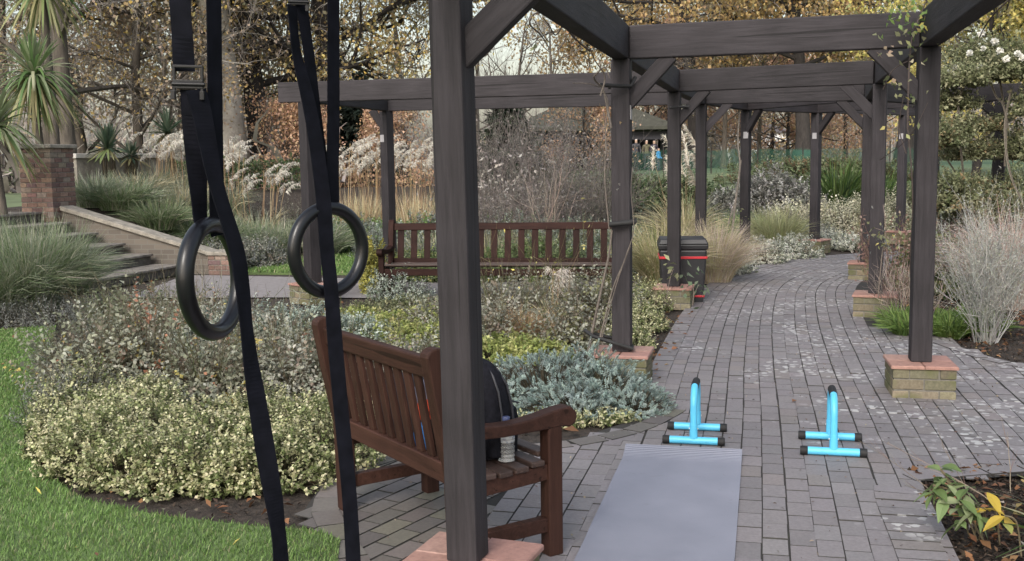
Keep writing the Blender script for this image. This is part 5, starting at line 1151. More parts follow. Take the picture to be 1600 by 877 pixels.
def tree_meshes(seed, Hh, r0, bark, pal, nleaf, L, W, twigpal, nl=12, first=.25, blen=5, up=.3, droop=.3, lev=3, kids=(6, 6, 5), sp=.25, hang=.6, **kw):
    r = np.random.default_rng(seed); trunk, rads, limbs, twigs, tips = grow(r, Hh, r0, nl, first, blen, up, droop, lev, kids, **kw)
    m = MB(); m.tube(trunk, list(rads), 14)
    for p, q in limbs: m.tube(p, list(q), 7 if q[0] > .08 else 5, cap=False)
    o = m.build('trunk', bark, smooth=True, fix=False); tm = o.data; bpy.data.objects.remove(o)
    g = Geo()
    if twigs:
        Pp = np.stack([t[0] for t in twigs]); rad = np.array([t[1] for t in twigs]); n = len(Pp); tt = np.array([1, .85, .7, .5, .25])
        for q in range(2):
            s = nrm(r.normal(0, 1, (n, 1, 3))); ribbons(g, Pp, s * (rad[:, None] * tt[None])[..., None], pick(r, twigpal, n, .2))
    if nleaf:
        # leaves gather in clumps on some twigs and are thin on others
        wgt = np.clip(1 + 1.3 * np.sin(tips @ r.normal(0, 1.0, 3)) + 1.2 * np.sin(tips @ r.normal(0, 2.2, 3) + 1) + .8 * np.sin(tips @ r.normal(0, 3.5, 3)), .04, None) ** 1.4; wgt /= wgt.sum()
        i = r.choice(len(tips), nleaf, p=wgt); B = tips[i] + r.normal(0, sp, (nleaf, 3)) * np.array([1, 1, .9])
        D = r.normal(0, .7, (nleaf, 3)) + np.array([0, 0, -hang]); C = pick(r, pal, nleaf, .22)
        leaves(g, B, D, r.normal(0, 1, (nleaf, 3)), L * r.uniform(.55, 1.2, nleaf), W * r.uniform(.6, 1.2, nleaf), C)
    return tm, g.mesh('crown', M_LEAF)
def tree(label, px, d, meshes, s=1.0, rz=0.0, group=None, cat='tree', name='tree', dz=0.0):
    x = X(px, d); t = empty(name, (x, d, H(x, d) + dz), rz); t.scale = (s, s, s); tag(t, label, cat, group)
    for nm, me in zip(('trunk', 'crown'), meshes):
        o = bpy.data.objects.new(nm, me); COL.objects.link(o); o.parent = t
    return t
T_PLANE = tree_meshes(1, 17, .52, M_PLANE, AUT, 9000, .13, .09, GREYL, nl=15, first=.36, blen=8, up=.12, droop=.75, kids=(7, 6, 4), sp=.30, hang=1.0)
T_AUT = tree_meshes(2, 14, .36, M_BARKD, AUT, 26000, .13, .095, GREYL, nl=16, first=.18, blen=4.6, up=.05, droop=.8, kids=(7, 6, 4), sp=.32, hang=1.0)
T_BEECH = tree_meshes(3, 9, .16, M_BARK, BEECH + AUT[:1], 13000, .11, .075, GREYL, nl=22, first=.04, blen=3.6, up=.5, droop=.1, kids=(8, 6, 4), sp=.24, hang=.8)
T_BARE = tree_meshes(4, 12, .22, M_BARK, None, 0, .1, .1, GREYL, nl=14, first=.22, blen=5.0, up=.8, droop=-.5, kids=(5, 5, 3))
T_BAREL = tree_meshes(5, 11, .20, M_BARK, AUT + BEECH, 1500, .12, .08, GREYL, nl=14, first=.15, blen=5.2, up=.5, droop=.1, kids=(7, 7, 5))
T_OAK = tree_meshes(6, 16, .45, M_BARKD, OAK, 32000, .23, .17, GREYL, nl=16, first=.34, blen=8.0, up=.15, droop=.35, kids=(7, 6, 5), sp=.5)
T_COP = tree_meshes(7, 5.5, .12, M_BARKD, COPPER, 7000, .19, .13, BROWNT, nl=16, first=.1, blen=2.9, up=.5, droop=.0, kids=(6, 5, 4), sp=.28)
T_YEL = tree_meshes(8, 9, .18, M_BARKD, YELL, 16000, .15, .11, GREYL, nl=15, first=.15, blen=4.4, up=.3, droop=.2, kids=(6, 6, 4), sp=.32)
G_T = 'bare trees on the skyline'
# by the bank, autumn trees
tree('big pale flaky-barked plane tree above the white plume grasses', 362, 31, T_PLANE, 1.0, 1.1, name='plane_tree')
tree('dark trunked autumn tree with yellow hanging leaves next to the plane tree', 408, 33, T_AUT, 1.05, .4, name='autumn_tree')
tree('golden autumn tree filling the gap behind the two dark trunks', 462, 41, T_AUT, 1.1, 5.1, name='autumn_tree')
tree('dark trunked autumn tree with ochre leaves behind the ring beside the post', 515, 35, T_AUT, 1.0, 2.2, name='autumn_tree')
tree('leafless tree close behind the stout post', 632, 50, T_BARE, .9, 4.0, name='bare_tree')
tree('brown leaved beech between the tall pier and the open buckle', 215, 30, T_BEECH, 1.0, .3, name='beech_tree')
tree('tawny beech beyond the buckle strap', 285, 34, T_BEECH, 1.15, 2.4, name='beech_tree')
tree('thin brown beech behind the higher palm', 140, 36, T_BEECH, 1.2, 4.4, name='beech_tree')
tree('grey leafless tree close behind the tall pier', 108, 26, T_BAREL, 1.15, 1.0, name='bare_tree')
tree('grey leafless tree rising between the palms', 82, 29, T_BAREL, 1.3, 3.0, name='bare_tree')
tree('grey leafless tree at the edge of the view by the palms', 5, 32, T_BARE, 1.1, 2.0, name='bare_tree')
tree('leafless tree far behind the plane trunk', 330, 48, T_BAREL, 1.3, .7, name='bare_tree')
tree('orange copper shrub-like tree between the dark trunk and the outer post', 448, 30, T_COP, .52, .5, name='copper_tree', dz=-.8)
tree('dull copper tree beside the ring beyond the bank', 478, 31, T_COP, .5, 2.5, name='copper_tree', dz=-.8)
tree('copper tree behind the tagged post', 628, 31, T_COP, .5, 3.3, name='copper_tree', dz=-.8)
# conifer
def conifer(label, px, d, h, w, pal, n=5200):
    x = X(px, d); t = empty('conifer_tree', (x, d, H(x, d))); tag(t, label, 'conifer'); r = rg(); m = MB(); m.tube([(0, 0, 0), (0, 0, h * .9)], [.16, .03], 8); m.build('trunk', M_BARKD, t, smooth=True)
    g = Geo(); z = h * (.05 + .95 * r.uniform(0, 1, n) ** 1.3); a = r.uniform(0, 6.283, n); tier = .75 + .35 * np.sin(z / h * 40 + a * 1.5); rr = w * (1.02 - z / h) * tier * np.sqrt(r.uniform(.1, 1, n))
    o = np.stack([np.cos(a), np.sin(a), np.zeros(n)], 1); Pp = o * rr[:, None] + np.array([0, 0, 1.]) * z[:, None]; leaves(g, Pp, o + np.array([0, 0, -.35]) + r.normal(0, .4, (n, 3)), np.array([0, 0, 1.]) + r.normal(0, .3, (n, 3)), r.uniform(.2, .42, n), r.uniform(.06, .13, n), pick(r, pal, n, .2)); g.build('crown', M_LEAF, t)
conifer('dark green conifer behind the plume grasses beside the tagged post', 565, 33, 3.4, 1.5, [((.035, .05, .04), 4), ((.06, .075, .06), 3)])
conifer('dark bushy evergreen with a pale trunk beside the stout post', 795, 30, 2.7, 1.3, [((.03, .045, .03), 4), ((.05, .065, .04), 2)], 4200)
for lab, px, d, s, a in [('bare tree on the skyline just beside the stout post', 748, 64, .78, .2), ('bare tree on the skyline in the gap under the brace', 806, 66, .76, 1.5), ('bare tree on the skyline touching the beam corner', 862, 64, .74, 2.9), ('faint bare tree lower on the skyline', 778, 84, .72, 5.1), ('bare tree on the skyline close to the climbing stems', 930, 74, .72, 3.6)]:
    tree(lab, px, d, T_BARE, s, a, G_T, name='bare_tree')
tree('copper orange tree behind the climbing stems', 915, 42, T_COP, .62, 1.2, name='copper_tree', dz=-.3)
tree('russet tree just beyond the shelter roof', 1015, 80, T_COP, 1.6, .4, name='copper_tree')
tree('russet tree far beyond the green fence between two posts', 1075, 88, T_COP, 1.7, 2.0, name='copper_tree')
tree('russet tree far beyond the fence beside the third post', 1205, 92, T_COP, 1.7, 4.0, name='copper_tree')
tree('russet tree far beyond the fence beside the guarded trunk', 1230, 84, T_COP, 1.45, 5.0, name='copper_tree')
tree('brown tree far beyond the fence near the path posts', 1320, 90, T_COP, 1.7, 1.0, name='copper_tree')
tree('big orange oak with a dark trunk in the green guard', 1255, 60, T_OAK, 1.0, .6, name='oak_tree')
tree('orange oak high above the first cross beam', 1090, 66, T_OAK, 1.1, 2.6, name='oak_tree')
tree('orange oak between the beam corner and the long cross beam', 1035, 88, T_OAK, .95, 4.1, name='oak_tree')
tree('tall oak behind the stout post top', 1410, 64, T_OAK, 1.08, 5.2, name='oak_tree')
tree('yellow green tree above the arbour with white blooms', 1560, 34, T_YEL, 1.0, .3, name='yellow_tree')
tree('yellow tree at the edge of the view behind the arbour', 1640, 32, T_YEL, 1.0, 2.3, name='yellow_tree')
tree('yellow leaved small tree seen through the arbour', 1520, 25, T_YEL, .62, 1.3, name='yellow_tree')
tree('thin leafless tree beyond the fence between two posts', 1130, 64, T_BAREL, .85, 1.3, name='bare_tree')
tree('thin leafless tree beyond the fence by the second pair of posts', 1185, 70, T_BAREL, .8, 3.3, name='bare_tree')
# far woodland: one mass nobody could count
def wood_belt(name, n, x0, x1, y0, y1, zf, pal, L, W, tw):
    r = rg(); g = Geo(); x = r.uniform(x0, x1, n); y = r.uniform(y0, y1, n); top = zf * (.75 + .25 * np.sin(x * .13 + 1) + .15 * np.sin(x * .41) + .1 * np.sin(x * 1.1)); z = .95 + top * r.uniform(0, 1, n) ** .85
    leaves(g, np.stack([x, y, z], 1), r.normal(0, 1, (n, 3)), r.normal(0, 1, (n, 3)), L * r.uniform(.5, 1.3, n), W * r.uniform(.5, 1.3, n), pick(r, pal, n, .2))
    m = int(n * tw); i = r.integers(0, n, m); B = np.stack([x[i], y[i], np.full(m, .9)], 1); hh = top[i] * r.uniform(.6, 1.15, m); t = np.linspace(0, 1, 5)
    Pp = B[:, None] + np.array([0, 0, 1.]) * (hh[:, None] * t[None])[..., None] + np.cumsum(r.normal(0, .25, (m, 5, 3)), 1) * (t > 0)[None, :, None]
    ribbons(g, Pp, nrm(r.normal(0, 1, (m, 1, 3)) * np.array([1, .3, 0])) * (.10 * (1.1 - t))[None, :, None], pick(r, GREYL, m, .2)); tag(g.build(name, M_DULL), kind='stuff')
wood_belt('woodland', 15000, -80, -9, 50, 70, 8.0, BEECH + GREYL + GREYL, .34, .16, .12)
wood_belt('woodland', 16000, -24, 14, 70, 88, 3.0, GREYL + BEECH + [((.17, .17, .12), 3)], .40, .22, .10)
wood_belt('woodland', 26000, 8, 120, 100, 125, 6.5, BEECH + OAK + GREYL + [((.2, .19, .12), 3)], .5, .3, .08)
wood_belt('undergrowth', 11000, -30, -5, 29, 33, 1.3, BROWNT + GREYT + MIDG, .2, .09, .06)
sh2('dark grey green mound among the leafless shrubs behind the bench', 900, 22.5, 1.1, 1.35, [((.12, .13, .105), 4), ((.17, .18, .15), 3), ((.23, .23, .20), 1)], n=620, L=.07, W=.03)
sh2('layered grey green low shrubs along the back of the long bench', 850, 17.2, 1.2, .82, GLAU + LAV + MIDG, n=520, L=.055, W=.022, lob=4)
sh2('pale grey mound below the leafless shrubs beside the stout post', 775, 17.8, .8, .62, LAV + GREYT, n=420, L=.05, W=.016, up=1.0)
sh2('grey green mound between the bench back and the climbing stems', 930, 17.6, .8, .72, GLAU + MIDG, n=420, L=.055, W=.022)
sh2('loose olive hedge behind the arbour beyond the pink grass', 1540, 24, 2.2, 1.25, OLIVE + MIDG, n=700, lob=4, L=.08, W=.05, name='hedge', cat='hedge')
# clipped hedge along the bank top
def box_hedge(name, label, a, b, w, h, pal):
    a = np.array(a); b = np.array(b); L = np.linalg.norm(b - a); u = (b - a) / L; v = np.array([-u[1], u[0]])
    def fn(g, r):
        n = int(L * h * 1100); s = r.uniform(-L / 2, L / 2, n); q = r.uniform(-w / 2, w / 2, n); z = r.uniform(0, 1, n) ** .6 * h; xy = u * s[:, None] + v * q[:, None]
        leaves(g, np.c_[xy, z], r.normal(0, 1, (n, 3)) + np.array([0, 0, .4]), r.normal(0, 1, (n, 3)), r.uniform(.06, .12, n), r.uniform(.03, .05, n), pick(r, pal, n, .2))
    c = (a + b) / 2; return plant(name, label, 'hedge', c[0], c[1], fn)
box_hedge('clipped_hedge', 'clipped dark hedge with a level top behind the plume grasses', (X(210, 28), 28), (X(478, 27), 27), .7, .78, DGREEN + [((.10, .09, .06), 3)])

# low pale parapet on the bank behind the pier
m = MB(); a = at(112, 233, 20.5); b = at(250, 229, 22.5); t = empty('parapet_wall', ((a.x + b.x) / 2, (a.y + b.y) / 2, .9)); tag(t, 'low pale parapet wall on the bank behind the tall pier', 'wall')
dv = Vector((b.x - a.x, b.y - a.y, 0)); t.rotation_euler = (0, 0, ang_(dv)); LL = dv.length
m.box((0, 0, .45), (LL, .22, .9)); m.build('wall_body', M_STONE, t); m = MB(); m.box((0, 0, .95), (LL + .1, .32, .09)); m.build('coping', simple('pale_coping', (.42, .40, .37), rough=.85), t, bevel=.01)

# ================================================================== GREEN FENCE, SHELTER, PEOPLE, PALE BUILDING
def netmat():
    m, n, b = newmat('green_netting'); b.inputs['Base Color'].default_value = (.035, .12, .08, 1); b.inputs['Roughness'].default_value = .8
    tr = N(n, 'ShaderNodeBsdfTransparent'); mx = N(n, 'ShaderNodeMixShader'); mx.inputs[0].default_value = .30; o = n.nodes['Material Output']
    n.links.new(tr.outputs[0], mx.inputs[1]); n.links.new(b.outputs[0], mx.inputs[2]); n.links.new(mx.outputs[0], o.inputs[0]); return m
fx0, fx1, fd = X(960, 44), X(1640, 50), 44
t = empty('netting_fence', (fx0, 44, .95)); tag(t, 'green plastic netting fence across the park beyond the flower beds', 'fence')
m = MB(); n = 40; vs = []
for i in range(n + 1):
    x = (fx1 - fx0) * i / n; y = 6 * i / n + .05 * math.sin(i * 1.7); vs += [(x, y, .03), (x, y, .98 + .05 * math.sin(i * 2.1))]
m.add(vs, [(2 * i, 2 * i + 2, 2 * i + 3, 2 * i + 1) for i in range(n)]); m.build('netting', netmat(), t)
for i in range(0, n + 1, 4):
    m = MB(); x = (fx1 - fx0) * i / n; y = 6 * i / n - .04; m.tube([(x, y, 0), (x, y, 1.3)], .025, 6); m.build('fence_post', M_BARKD, t)
# guard round the oak trunk
m = MB(); m.lathe([(.78, 0), (.74, .4), (.60, 1.0), (.59, 1.0), (.73, .4), (.77, 0)], 20); o = m.build('trunk_guard', simple('green_guard', (.02, .06, .045), rough=.8)); o.location = (X(1255, 60), 60, .95); tag(o, 'green wrap round the foot of the big oak trunk', 'tree guard')
# shelter
sx_, sy_ = 4.7, 64.0
t = empty('park_shelter', (sx_, sy_, .95)); tag(t, 'park shelter with a hipped green grey roof and a dark open front', 'shelter')
m = MB(); e, a_ = 4.75, 2.45; m.add([(-e, -e, a_), (e, -e, a_), (e, e, a_), (-e, e, a_), (0, 0, a_ + 2.3), (-e, -e, a_ - .18), (e, -e, a_ - .18), (e, e, a_ - .18), (-e, e, a_ - .18)], [(0, 1, 4), (1, 2, 4), (2, 3, 4), (3, 0, 4), (5, 8, 7, 6), (0, 5, 6, 1), (1, 6, 7, 2), (2, 7, 8, 3), (3, 8, 5, 0)])
m.build('roof', simple('shelter_roof', (.055, .055, .044), rough=.9, var=.3, scale=3), t)
for x in (-4.2, -1.4, 1.4, 4.2):
    m = MB(); m.box((x, -4.2, 1.13), (.16, .16, 2.26)); m.build('shelter_post', M_BARKD, t)
m = MB(); m.box((0, 2.0, 1.13), (8.6, .2, 2.26)); m.build('back_wall', simple('shelter_dark_wall', (.02, .02, .024), rough=.8), t)
m = MB(); m.box((0, -4.2, 1.95), (8.6, .1, .45)); m.build('fascia', simple('shelter_fascia', (.035, .033, .04), rough=.8), t)
t = empty('kiosk', (X(1041, 62), 62, .95)); tag(t, 'small black kiosk with a slanting roof beside the shelter', 'kiosk')
m = MB(); m.prism([(-.42, 0), (.42, 0), (.42, 2.75), (-.42, 2.2)], -.5, .5); m.build('kiosk_body', simple('kiosk_black', (.012, .012, .015), rough=.6), t)
m = MB(); m.prism([(-.55, 2.15), (.5, 2.82), (.5, 2.90), (-.55, 2.23)], -.6, .6); m.build('roof', simple('kiosk_roof', (.5, .5, .5), rough=.6), t)
t = empty('pale_building', (X(1165, 118), 118, .95)); tag(t, 'low white building seen far beyond the green fence', 'building')
m = MB(); m.box((0, 0, 1.6), (9, 6, 3.2)); m.build('wall', simple('white_render', (.75, .75, .75), rough=.8, var=.06), t); m = MB(); m.prism([(-4.8, 3.2), (4.8, 3.2), (0, 4.6)], -3.3, 3.3); m.build('roof', simple('slate', (.12, .11, .12), rough=.8), t)
t = empty('pale_building', (X(1110, 112), 112, .95)); tag(t, 'narrow pale building glimpsed behind the pampas plumes beyond the fence', 'building')
m = MB(); m.box((0, 0, 1.9), (5, 4, 3.8)); m.build('wall', simple('cream_render', (.70, .68, .64), rough=.8, var=.06), t); m = MB(); m.prism([(-2.8, 3.8), (2.8, 3.8), (0, 5.0)], -2.3, 2.3); m.build('roof', simple('brown_tile_roof', (.14, .10, .09), rough=.8), t)

def person(label, px, d, top, legs, skin=(.45, .30, .22), hair=(.55, .53, .5), turn=0.0, h=1.72):
    x = X(px, d); bm = bmesh.new(); S = h / 1.72
    J = dict(pel=(0, 0, .95, .13, .10), wai=(0, 0, 1.10, .125, .095), che=(0, .01, 1.32, .165, .11), nec=(0, .0, 1.47, .055, .055), chin=(0, -.01, 1.54, .07, .075), hed=(0, -.01, 1.63, .078, .095), top=(0, .0, 1.70, .05, .06))
    E = [('pel', 'wai'), ('wai', 'che'), ('che', 'nec'), ('nec', 'chin'), ('chin', 'hed'), ('hed', 'top')]
    for s, k in ((-1, 'l'), (1, 'r')):
        J.update({k + 'hip': (s * .09, 0, .88, .09, .09), k + 'kne': (s * .10, -.02, .48, .062, .062), k + 'ank': (s * .10, .02, .09, .042, .045), k + 'toe': (s * .11, -.13, .04, .035, .03),
                  k + 'sho': (s * .19, 0, 1.40, .06, .06), k + 'elb': (s * .25, .03, 1.12, .045, .045), k + 'wri': (s * .20, -.14, .95, .032, .032), k + 'han': (s * .17, -.22, .93, .035, .02)})
        E += [('pel', k + 'hip'), (k + 'hip', k + 'kne'), (k + 'kne', k + 'ank'), (k + 'ank', k + 'toe'), ('che', k + 'sho'), (k + 'sho', k + 'elb'), (k + 'elb', k + 'wri'), (k + 'wri', k + 'han')]
    ks = list(J); vv = {k: bm.verts.new((J[k][0] * S, J[k][1] * S, J[k][2] * S)) for k in ks}
    for a, b in E: bm.edges.new((vv[a], vv[b]))
    me = bpy.data.meshes.new('person'); bm.to_mesh(me); bm.free(); o = bpy.data.objects.new('person', me); COL.objects.link(o)
    sk = o.modifiers.new('skin', 'SKIN'); sl = me.skin_vertices[0].data if me.skin_vertices else None
    if sl is None: me.attributes; bpy.context.view_layer.update(); sl = me.skin_vertices[0].data if me.skin_vertices else None
    if sl:
        for i, k in enumerate(ks): sl[i].radius = (J[k][3] * S, J[k][4] * S)
        sl[0].use_root = True
    sk.use_smooth_shade = True; o.modifiers.new('sub', 'SUBSURF').levels = 1; o.modifiers['sub'].render_levels = 2
    m, n, b = newmat('person_surface'); tc = N(n, 'ShaderNodeTexCoord'); sx = N(n, 'ShaderNodeSeparateXYZ'); n.links.new(tc.outputs['Object'], sx.inputs[0]); mr = N(n, 'ShaderNodeMapRange'); mr.inputs[2].default_value = 1.75 * S; n.links.new(sx.outputs['Z'], mr.inputs[0])
    rp = ramp(n, [(0, (.03, .03, .03)), (.06, legs), (.545, top), (.85, skin), (.945, hair)]); rp.color_ramp.interpolation = 'CONSTANT'; n.links.new(mr.outputs[0], rp.inputs[0]); n.links.new(rp.outputs[0], b.inputs['Base Color']); b.inputs['Roughness'].default_value = .85; me.materials.append(m)
    o.location = (x, d, H(x, d)); o.rotation_euler = (0, 0, turn); return tag(o, label, 'person', 'people by the park shelter')
person('person with white hair in a dark coat standing under the shelter edge', 994, 57.5, (.05, .05, .06), (.03, .03, .035), turn=.2, h=1.74)
person('person in an olive coat standing in the middle by the shelter', 1010.5, 57.8, (.11, .10, .06), (.04, .04, .05), hair=(.4, .36, .32), turn=-.3, h=1.68)
person('person in a dark purple jacket close to the black kiosk', 1022, 57.2, (.05, .04, .06), (.03, .03, .04), hair=(.06, .05, .05), turn=.5, h=1.66)
person('person in a bright blue jacket bending beside the kiosk', 1029, 54.0, (.06, .30, .62), (.05, .06, .09), hair=(.06, .05, .05), turn=.9, h=1.2)

# ================================================================== CLIMBING STEMS ON THE POSTS
def vine(name, label, cat, origin, lines, lv=(), lpal=OLIVE, col=(.16, .13, .11), rad=.006, L=.05, parts=True):
    t = empty(name, origin); tag(t, label, cat); o_ = np.array(origin); m = MB(); r = rg()
    for pts, rr in lines:
        q = catmull([list(Vector(p) - Vector(origin)) for p in pts], 6); m.tube([Vector(p) for p in q], list(np.linspace(rr * 1.15, rr * .6, len(q))), 6)
    m.build('stem', simple('vine_bark', col, rough=.9, var=.4, scale=30), t, smooth=True)
    if len(lv):
        for p, n, sp, pal in lv:
            g = Geo(); c = np.array(list(p)) - o_; B = c + r.normal(0, sp, (n, 3)); leaves(g, B, r.normal(0, .6, (n, 3)) + np.array([0, 0, -.6]), r.normal(0, 1, (n, 3)), L * r.uniform(.6, 1.2, n), L * .55 * r.uniform(.7, 1.2, n), pick(r, pal, n, .15)); g.build('foliage', M_LEAF, t)
    return t
q = lambda px, py, d=7.55: at(px, py, d)
vine('climbing_plant', 'bare climbing stems tied to the post and curling round the beam corner', 'climbing plant', tuple(spot(930, 590)) + (0.0,),
     [([q(918, 560, 7.7), q(924, 525, 7.7), q(938, 460, 7.65), q(951, 400, 7.6), q(956, 360, 7.6)], .011), ([q(930, 560, 7.6), q(942, 510, 7.6), q(958, 450, 7.6), q(975, 410, 7.55), q(985, 385, 7.5)], .006),
      ([q(940, 530, 7.6), q(960, 455, 7.55), q(978, 400, 7.5), q(990, 360, 7.5), q(986, 300, 7.5), q(988, 262, 7.55)], .004), ([q(952, 360, 7.6), q(945, 280, 7.6), q(947, 230, 7.6), q(946, 200, 7.6), q(950, 160, 7.6), q(936, 130, 7.6)], .005),
      ([q(955, 200, 7.5), q(948, 165, 7.5), q(942, 140, 7.5), q(928, 122, 7.4), q(938, 108, 7.3), q(935, 90, 7.3)], .008), ([q(938, 150, 7.4), q(945, 120, 7.4), q(930, 95, 7.3), q(922, 75, 7.2)], .006),
      ([q(936, 136, 7.4), q(920, 131, 7.3), q(895, 130, 7.2)], .004), ([q(930, 118, 7.4), q(945, 105, 7.4), q(952, 122, 7.4)], .006), ([q(922, 80, 7.1), q(900, 62, 6.8), q(880, 38, 6.4), q(862, 20, 6.1), q(835, 22, 5.8), q(828, 38, 5.8), q(845, 55, 6.2), q(858, 75, 6.6)], .006),
      ([q(862, 20, 6.1), q(840, 5, 5.7), q(818, -8, 5.3)], .007), ([q(880, 38, 6.4), q(868, 55, 6.5), q(858, 40, 6.3), q(848, 28, 6.0)], .005), ([q(900, 62, 6.8), q(890, 40, 6.6), q(900, 20, 6.5), q(930, 5, 6.5), q(950, 20, 6.9)], .004)],
     [(q(950, 175, 7.5), 4, .05, TAN), (q(888, 65, 6.7), 5, .05, [((.36, .20, .1), 1)]), (q(836, 55, 6.0), 3, .04, OLIVE), (q(945, 300, 7.6), 5, .1, DEADL)], col=(.13, .11, .095))
vine('climbing_rose', 'climbing rose with green and yellow leaves over the top of the stout post', 'climbing rose', (2.62, 7.0, 0.0),
     [([q(1418, 200, 7.0), q(1420, 120, 7.0), q(1425, 60, 7.0), q(1440, 20, 7.0), q(1460, -30, 6.9)], .006), ([q(1380, 140, 7.2), q(1395, 110, 7.1), q(1420, 95, 7.0)], .004), ([q(1462, 60, 6.8), q(1456, 20, 6.8), q(1462, -20, 6.7)], .007), ([q(1470, 50, 6.7), q(1475, 10, 6.6), q(1480, -30, 6.5)], .006),
      ([q(1600, -20, 6.0), q(1560, 15, 6.2), q(1540, 40, 6.4), q(1530, 60, 6.5)], .005), ([q(1416, 240, 7.1), q(1405, 200, 7.1), q(1412, 150, 7.0)], .004), ([q(1375, 250, 8), q(1420, 215, 7.2), q(1450, 160, 7.0)], .003), ([q(1418, 200, 7.0), q(1424, 262, 7.05), q(1426, 330, 7.15), q(1422, 420, 7.3), q(1428, 480, 7.4), q(1430, 560, 7.5)], .005)],
     [(q(1420, 25, 6.9), 55, .07, [((.14, .22, .06), 4), ((.22, .28, .09), 2)]), (q(1438, 36, 6.85), 10, .04, YELL), (q(1405, 65, 6.95), 9, .07, OLIVE), (q(1430, 95, 6.9), 8, .05, STRAW + OLIVE), (q(1392, 80, 7.0), 7, .06, [((.36, .28, .2), 1)]), (q(1425, 155, 6.9), 8, .05, YELL + OLIVE + OLIVE), (q(1400, 130, 7.0), 9, .05, OLIVE), (q(1480, 65, 6.9), 12, .05, OLIVE), (q(1412, 190, 7.0), 8, .06, YELL + OLIVE), (q(1395, 60, 7.0), 7, .05, OLIVE)], col=(.07, .055, .05), L=.05)
vine('climbing_shoot', 'thin shoot with small grey green leaves round the second mossy plinth post', 'climbing plant', (P['P8'][0] - .12, P['P8'][1] - .2, 0),
     [([q(1372, 465, 10.4), q(1378, 400, 10.4), q(1384, 360, 10.4), q(1380, 320, 10.5)], .005), ([q(1384, 362, 10.4), q(1366, 356, 10.4)], .003)], [(q(1376, 362, 10.35), 34, .07, OLIVE + LAV), (q(1386, 380, 10.35), 12, .06, YELL), (q(1395, 350, 10.4), 14, .06, OLIVE)], L=.05)
vine('climbing_shoot', 'bare grey stem climbing the post next to the path curve', 'climbing plant', (P['P5'][0] - .3, P['P5'][1] - .2, 0),
     [([q(1142, 380, 16), q(1150, 310, 16), q(1156, 260, 16), q(1153, 220, 16), q(1156, 170, 16)], .016), ([q(1138, 350, 16), q(1152, 300, 16), q(1158, 250, 16)], .010)], [(q(1146, 350, 16), 30, .15, OLIVE)], L=.06, col=(.2, .175, .15))
vine('bush_sprig', 'young leafy sprig in front of the black bin', 'sprig', (P['P3'][0] + .25, P['P3'][1] - .3, 0), [([q(1082, 478, 11.2), q(1084, 455, 11.2), q(1080, 440, 11.2)], .005), ([q(1084, 460, 11.2), q(1092, 445, 11.2)], .004), ([q(1040, 475, 11.2), q(1046, 440, 11.2), q(1052, 420, 11.2)], .004)], [(q(1084, 446, 11.2), 26, .08, [((.14, .19, .12), 3), ((.2, .25, .17), 2)]), (q(1052, 421, 11.2), 12, .05, OLIVE)], L=.085)
# straps that tie the stems to the posts
def tie(label, pts, wd, d):
    m = MB(); qq = [at(px, py, dd) for px, py, dd in pts]
    m.tube(qq, wd, 8); c = qq[0]; o = m.build('rubber_tie', M_BLACK, smooth=True); o.data.transform(Matrix.Translation(-c)); o.location = c; return tag(o, label, 'plant tie', 'black rubber plant ties on the posts')
tie('black rubber tie round the post at the height of the long bench back', [(953, 351, 7.58), (965, 350, 7.55), (992, 346, 7.54), (990, 348, 7.72), (970, 350, 7.78), (955, 352, 7.7)], .019, 7.6)
tie('black rubber tie round the foot of the post slanting to the climbing stems', [(914, 516, 7.7), (925, 525, 7.62), (955, 535, 7.56), (988, 545, 7.56), (988, 541, 7.74), (955, 528, 7.78), (918, 520, 7.74)], .014, 7.6)
tie('black rubber tie just under the beam corner of the post with climbing stems', [(938, 133, 7.5), (955, 134, 7.53), (986, 135, 7.55), (992, 122, 7.6), (986, 131, 7.76), (950, 137, 7.76)], .014, 7.6)
tie('thin black tie under the second beam corner', [(1046, 169, 11.4), (1060, 167, 11.4), (1076, 166, 11.4), (1060, 168, 11.55)], .013, 11.4)

# ================================================================== PLANT AT THE CORNER OF THE NEAR BED
def leafy(label, base, heads, pal_of, L=.098):
    t = empty('spotted_leaf_plant', base); tag(t, label, 'plant'); r = rg(); m = MB(); b0 = np.array(base)
    for (px, py, d, n, yl) in heads:
        g = Geo(); h = np.array(list(at(px, py, d))); st = np.array([base[0] + r.normal(0, .03), base[1] + r.normal(0, .03), 0]); mid = (st + h) / 2 + np.array([r.normal(0, .03), 0, .06])
        m.tube([Vector(v - b0) for v in catmull([st.tolist(), mid.tolist(), h.tolist()], 6)], .004, 6)
        a = np.arange(n) * 2.4 + r.uniform(0, 6); D = np.stack([np.cos(a), np.sin(a), r.uniform(-.9, .45, n)], 1); B = np.tile(h - b0, (n, 1)) + np.array([0, 0, 1.]) * r.uniform(-.08, .02, (n, 1))
        Lf = L * r.uniform(.65, 1.1, n); D = nrm(D); S_ = nrm(np.cross(D, np.tile([0, 0, 1.], (n, 1)) + r.normal(0, .3, (n, 3)))); U = np.cross(S_, D); tt = np.linspace(0, 1, 7); wv = np.array([.04, .55, .92, 1, .82, .45, .03])
        Pp = B[:, None] + D[:, None] * (Lf[:, None] * tt[None])[..., None] - np.array([0, 0, 1.]) * (Lf[:, None] * .35 * tt[None] ** 2)[..., None]
        C = pick(r, yl, n, .12)
        for s in (-1, 1):   # two halves folded along the midrib
            Ws = (S_ * s)[:, None] * (Lf[:, None] * .24 * wv[None])[..., None] + U[:, None] * (Lf[:, None] * .07 * wv[None])[..., None]
            ribbons(g, Pp + Ws / 2, Ws / 2, C * (1 if s > 0 else .93))
        g.build('foliage', M_LEAF, t)
    m.build('stem', simple('plant_stem', (.16, .13, .08), rough=.8), t)
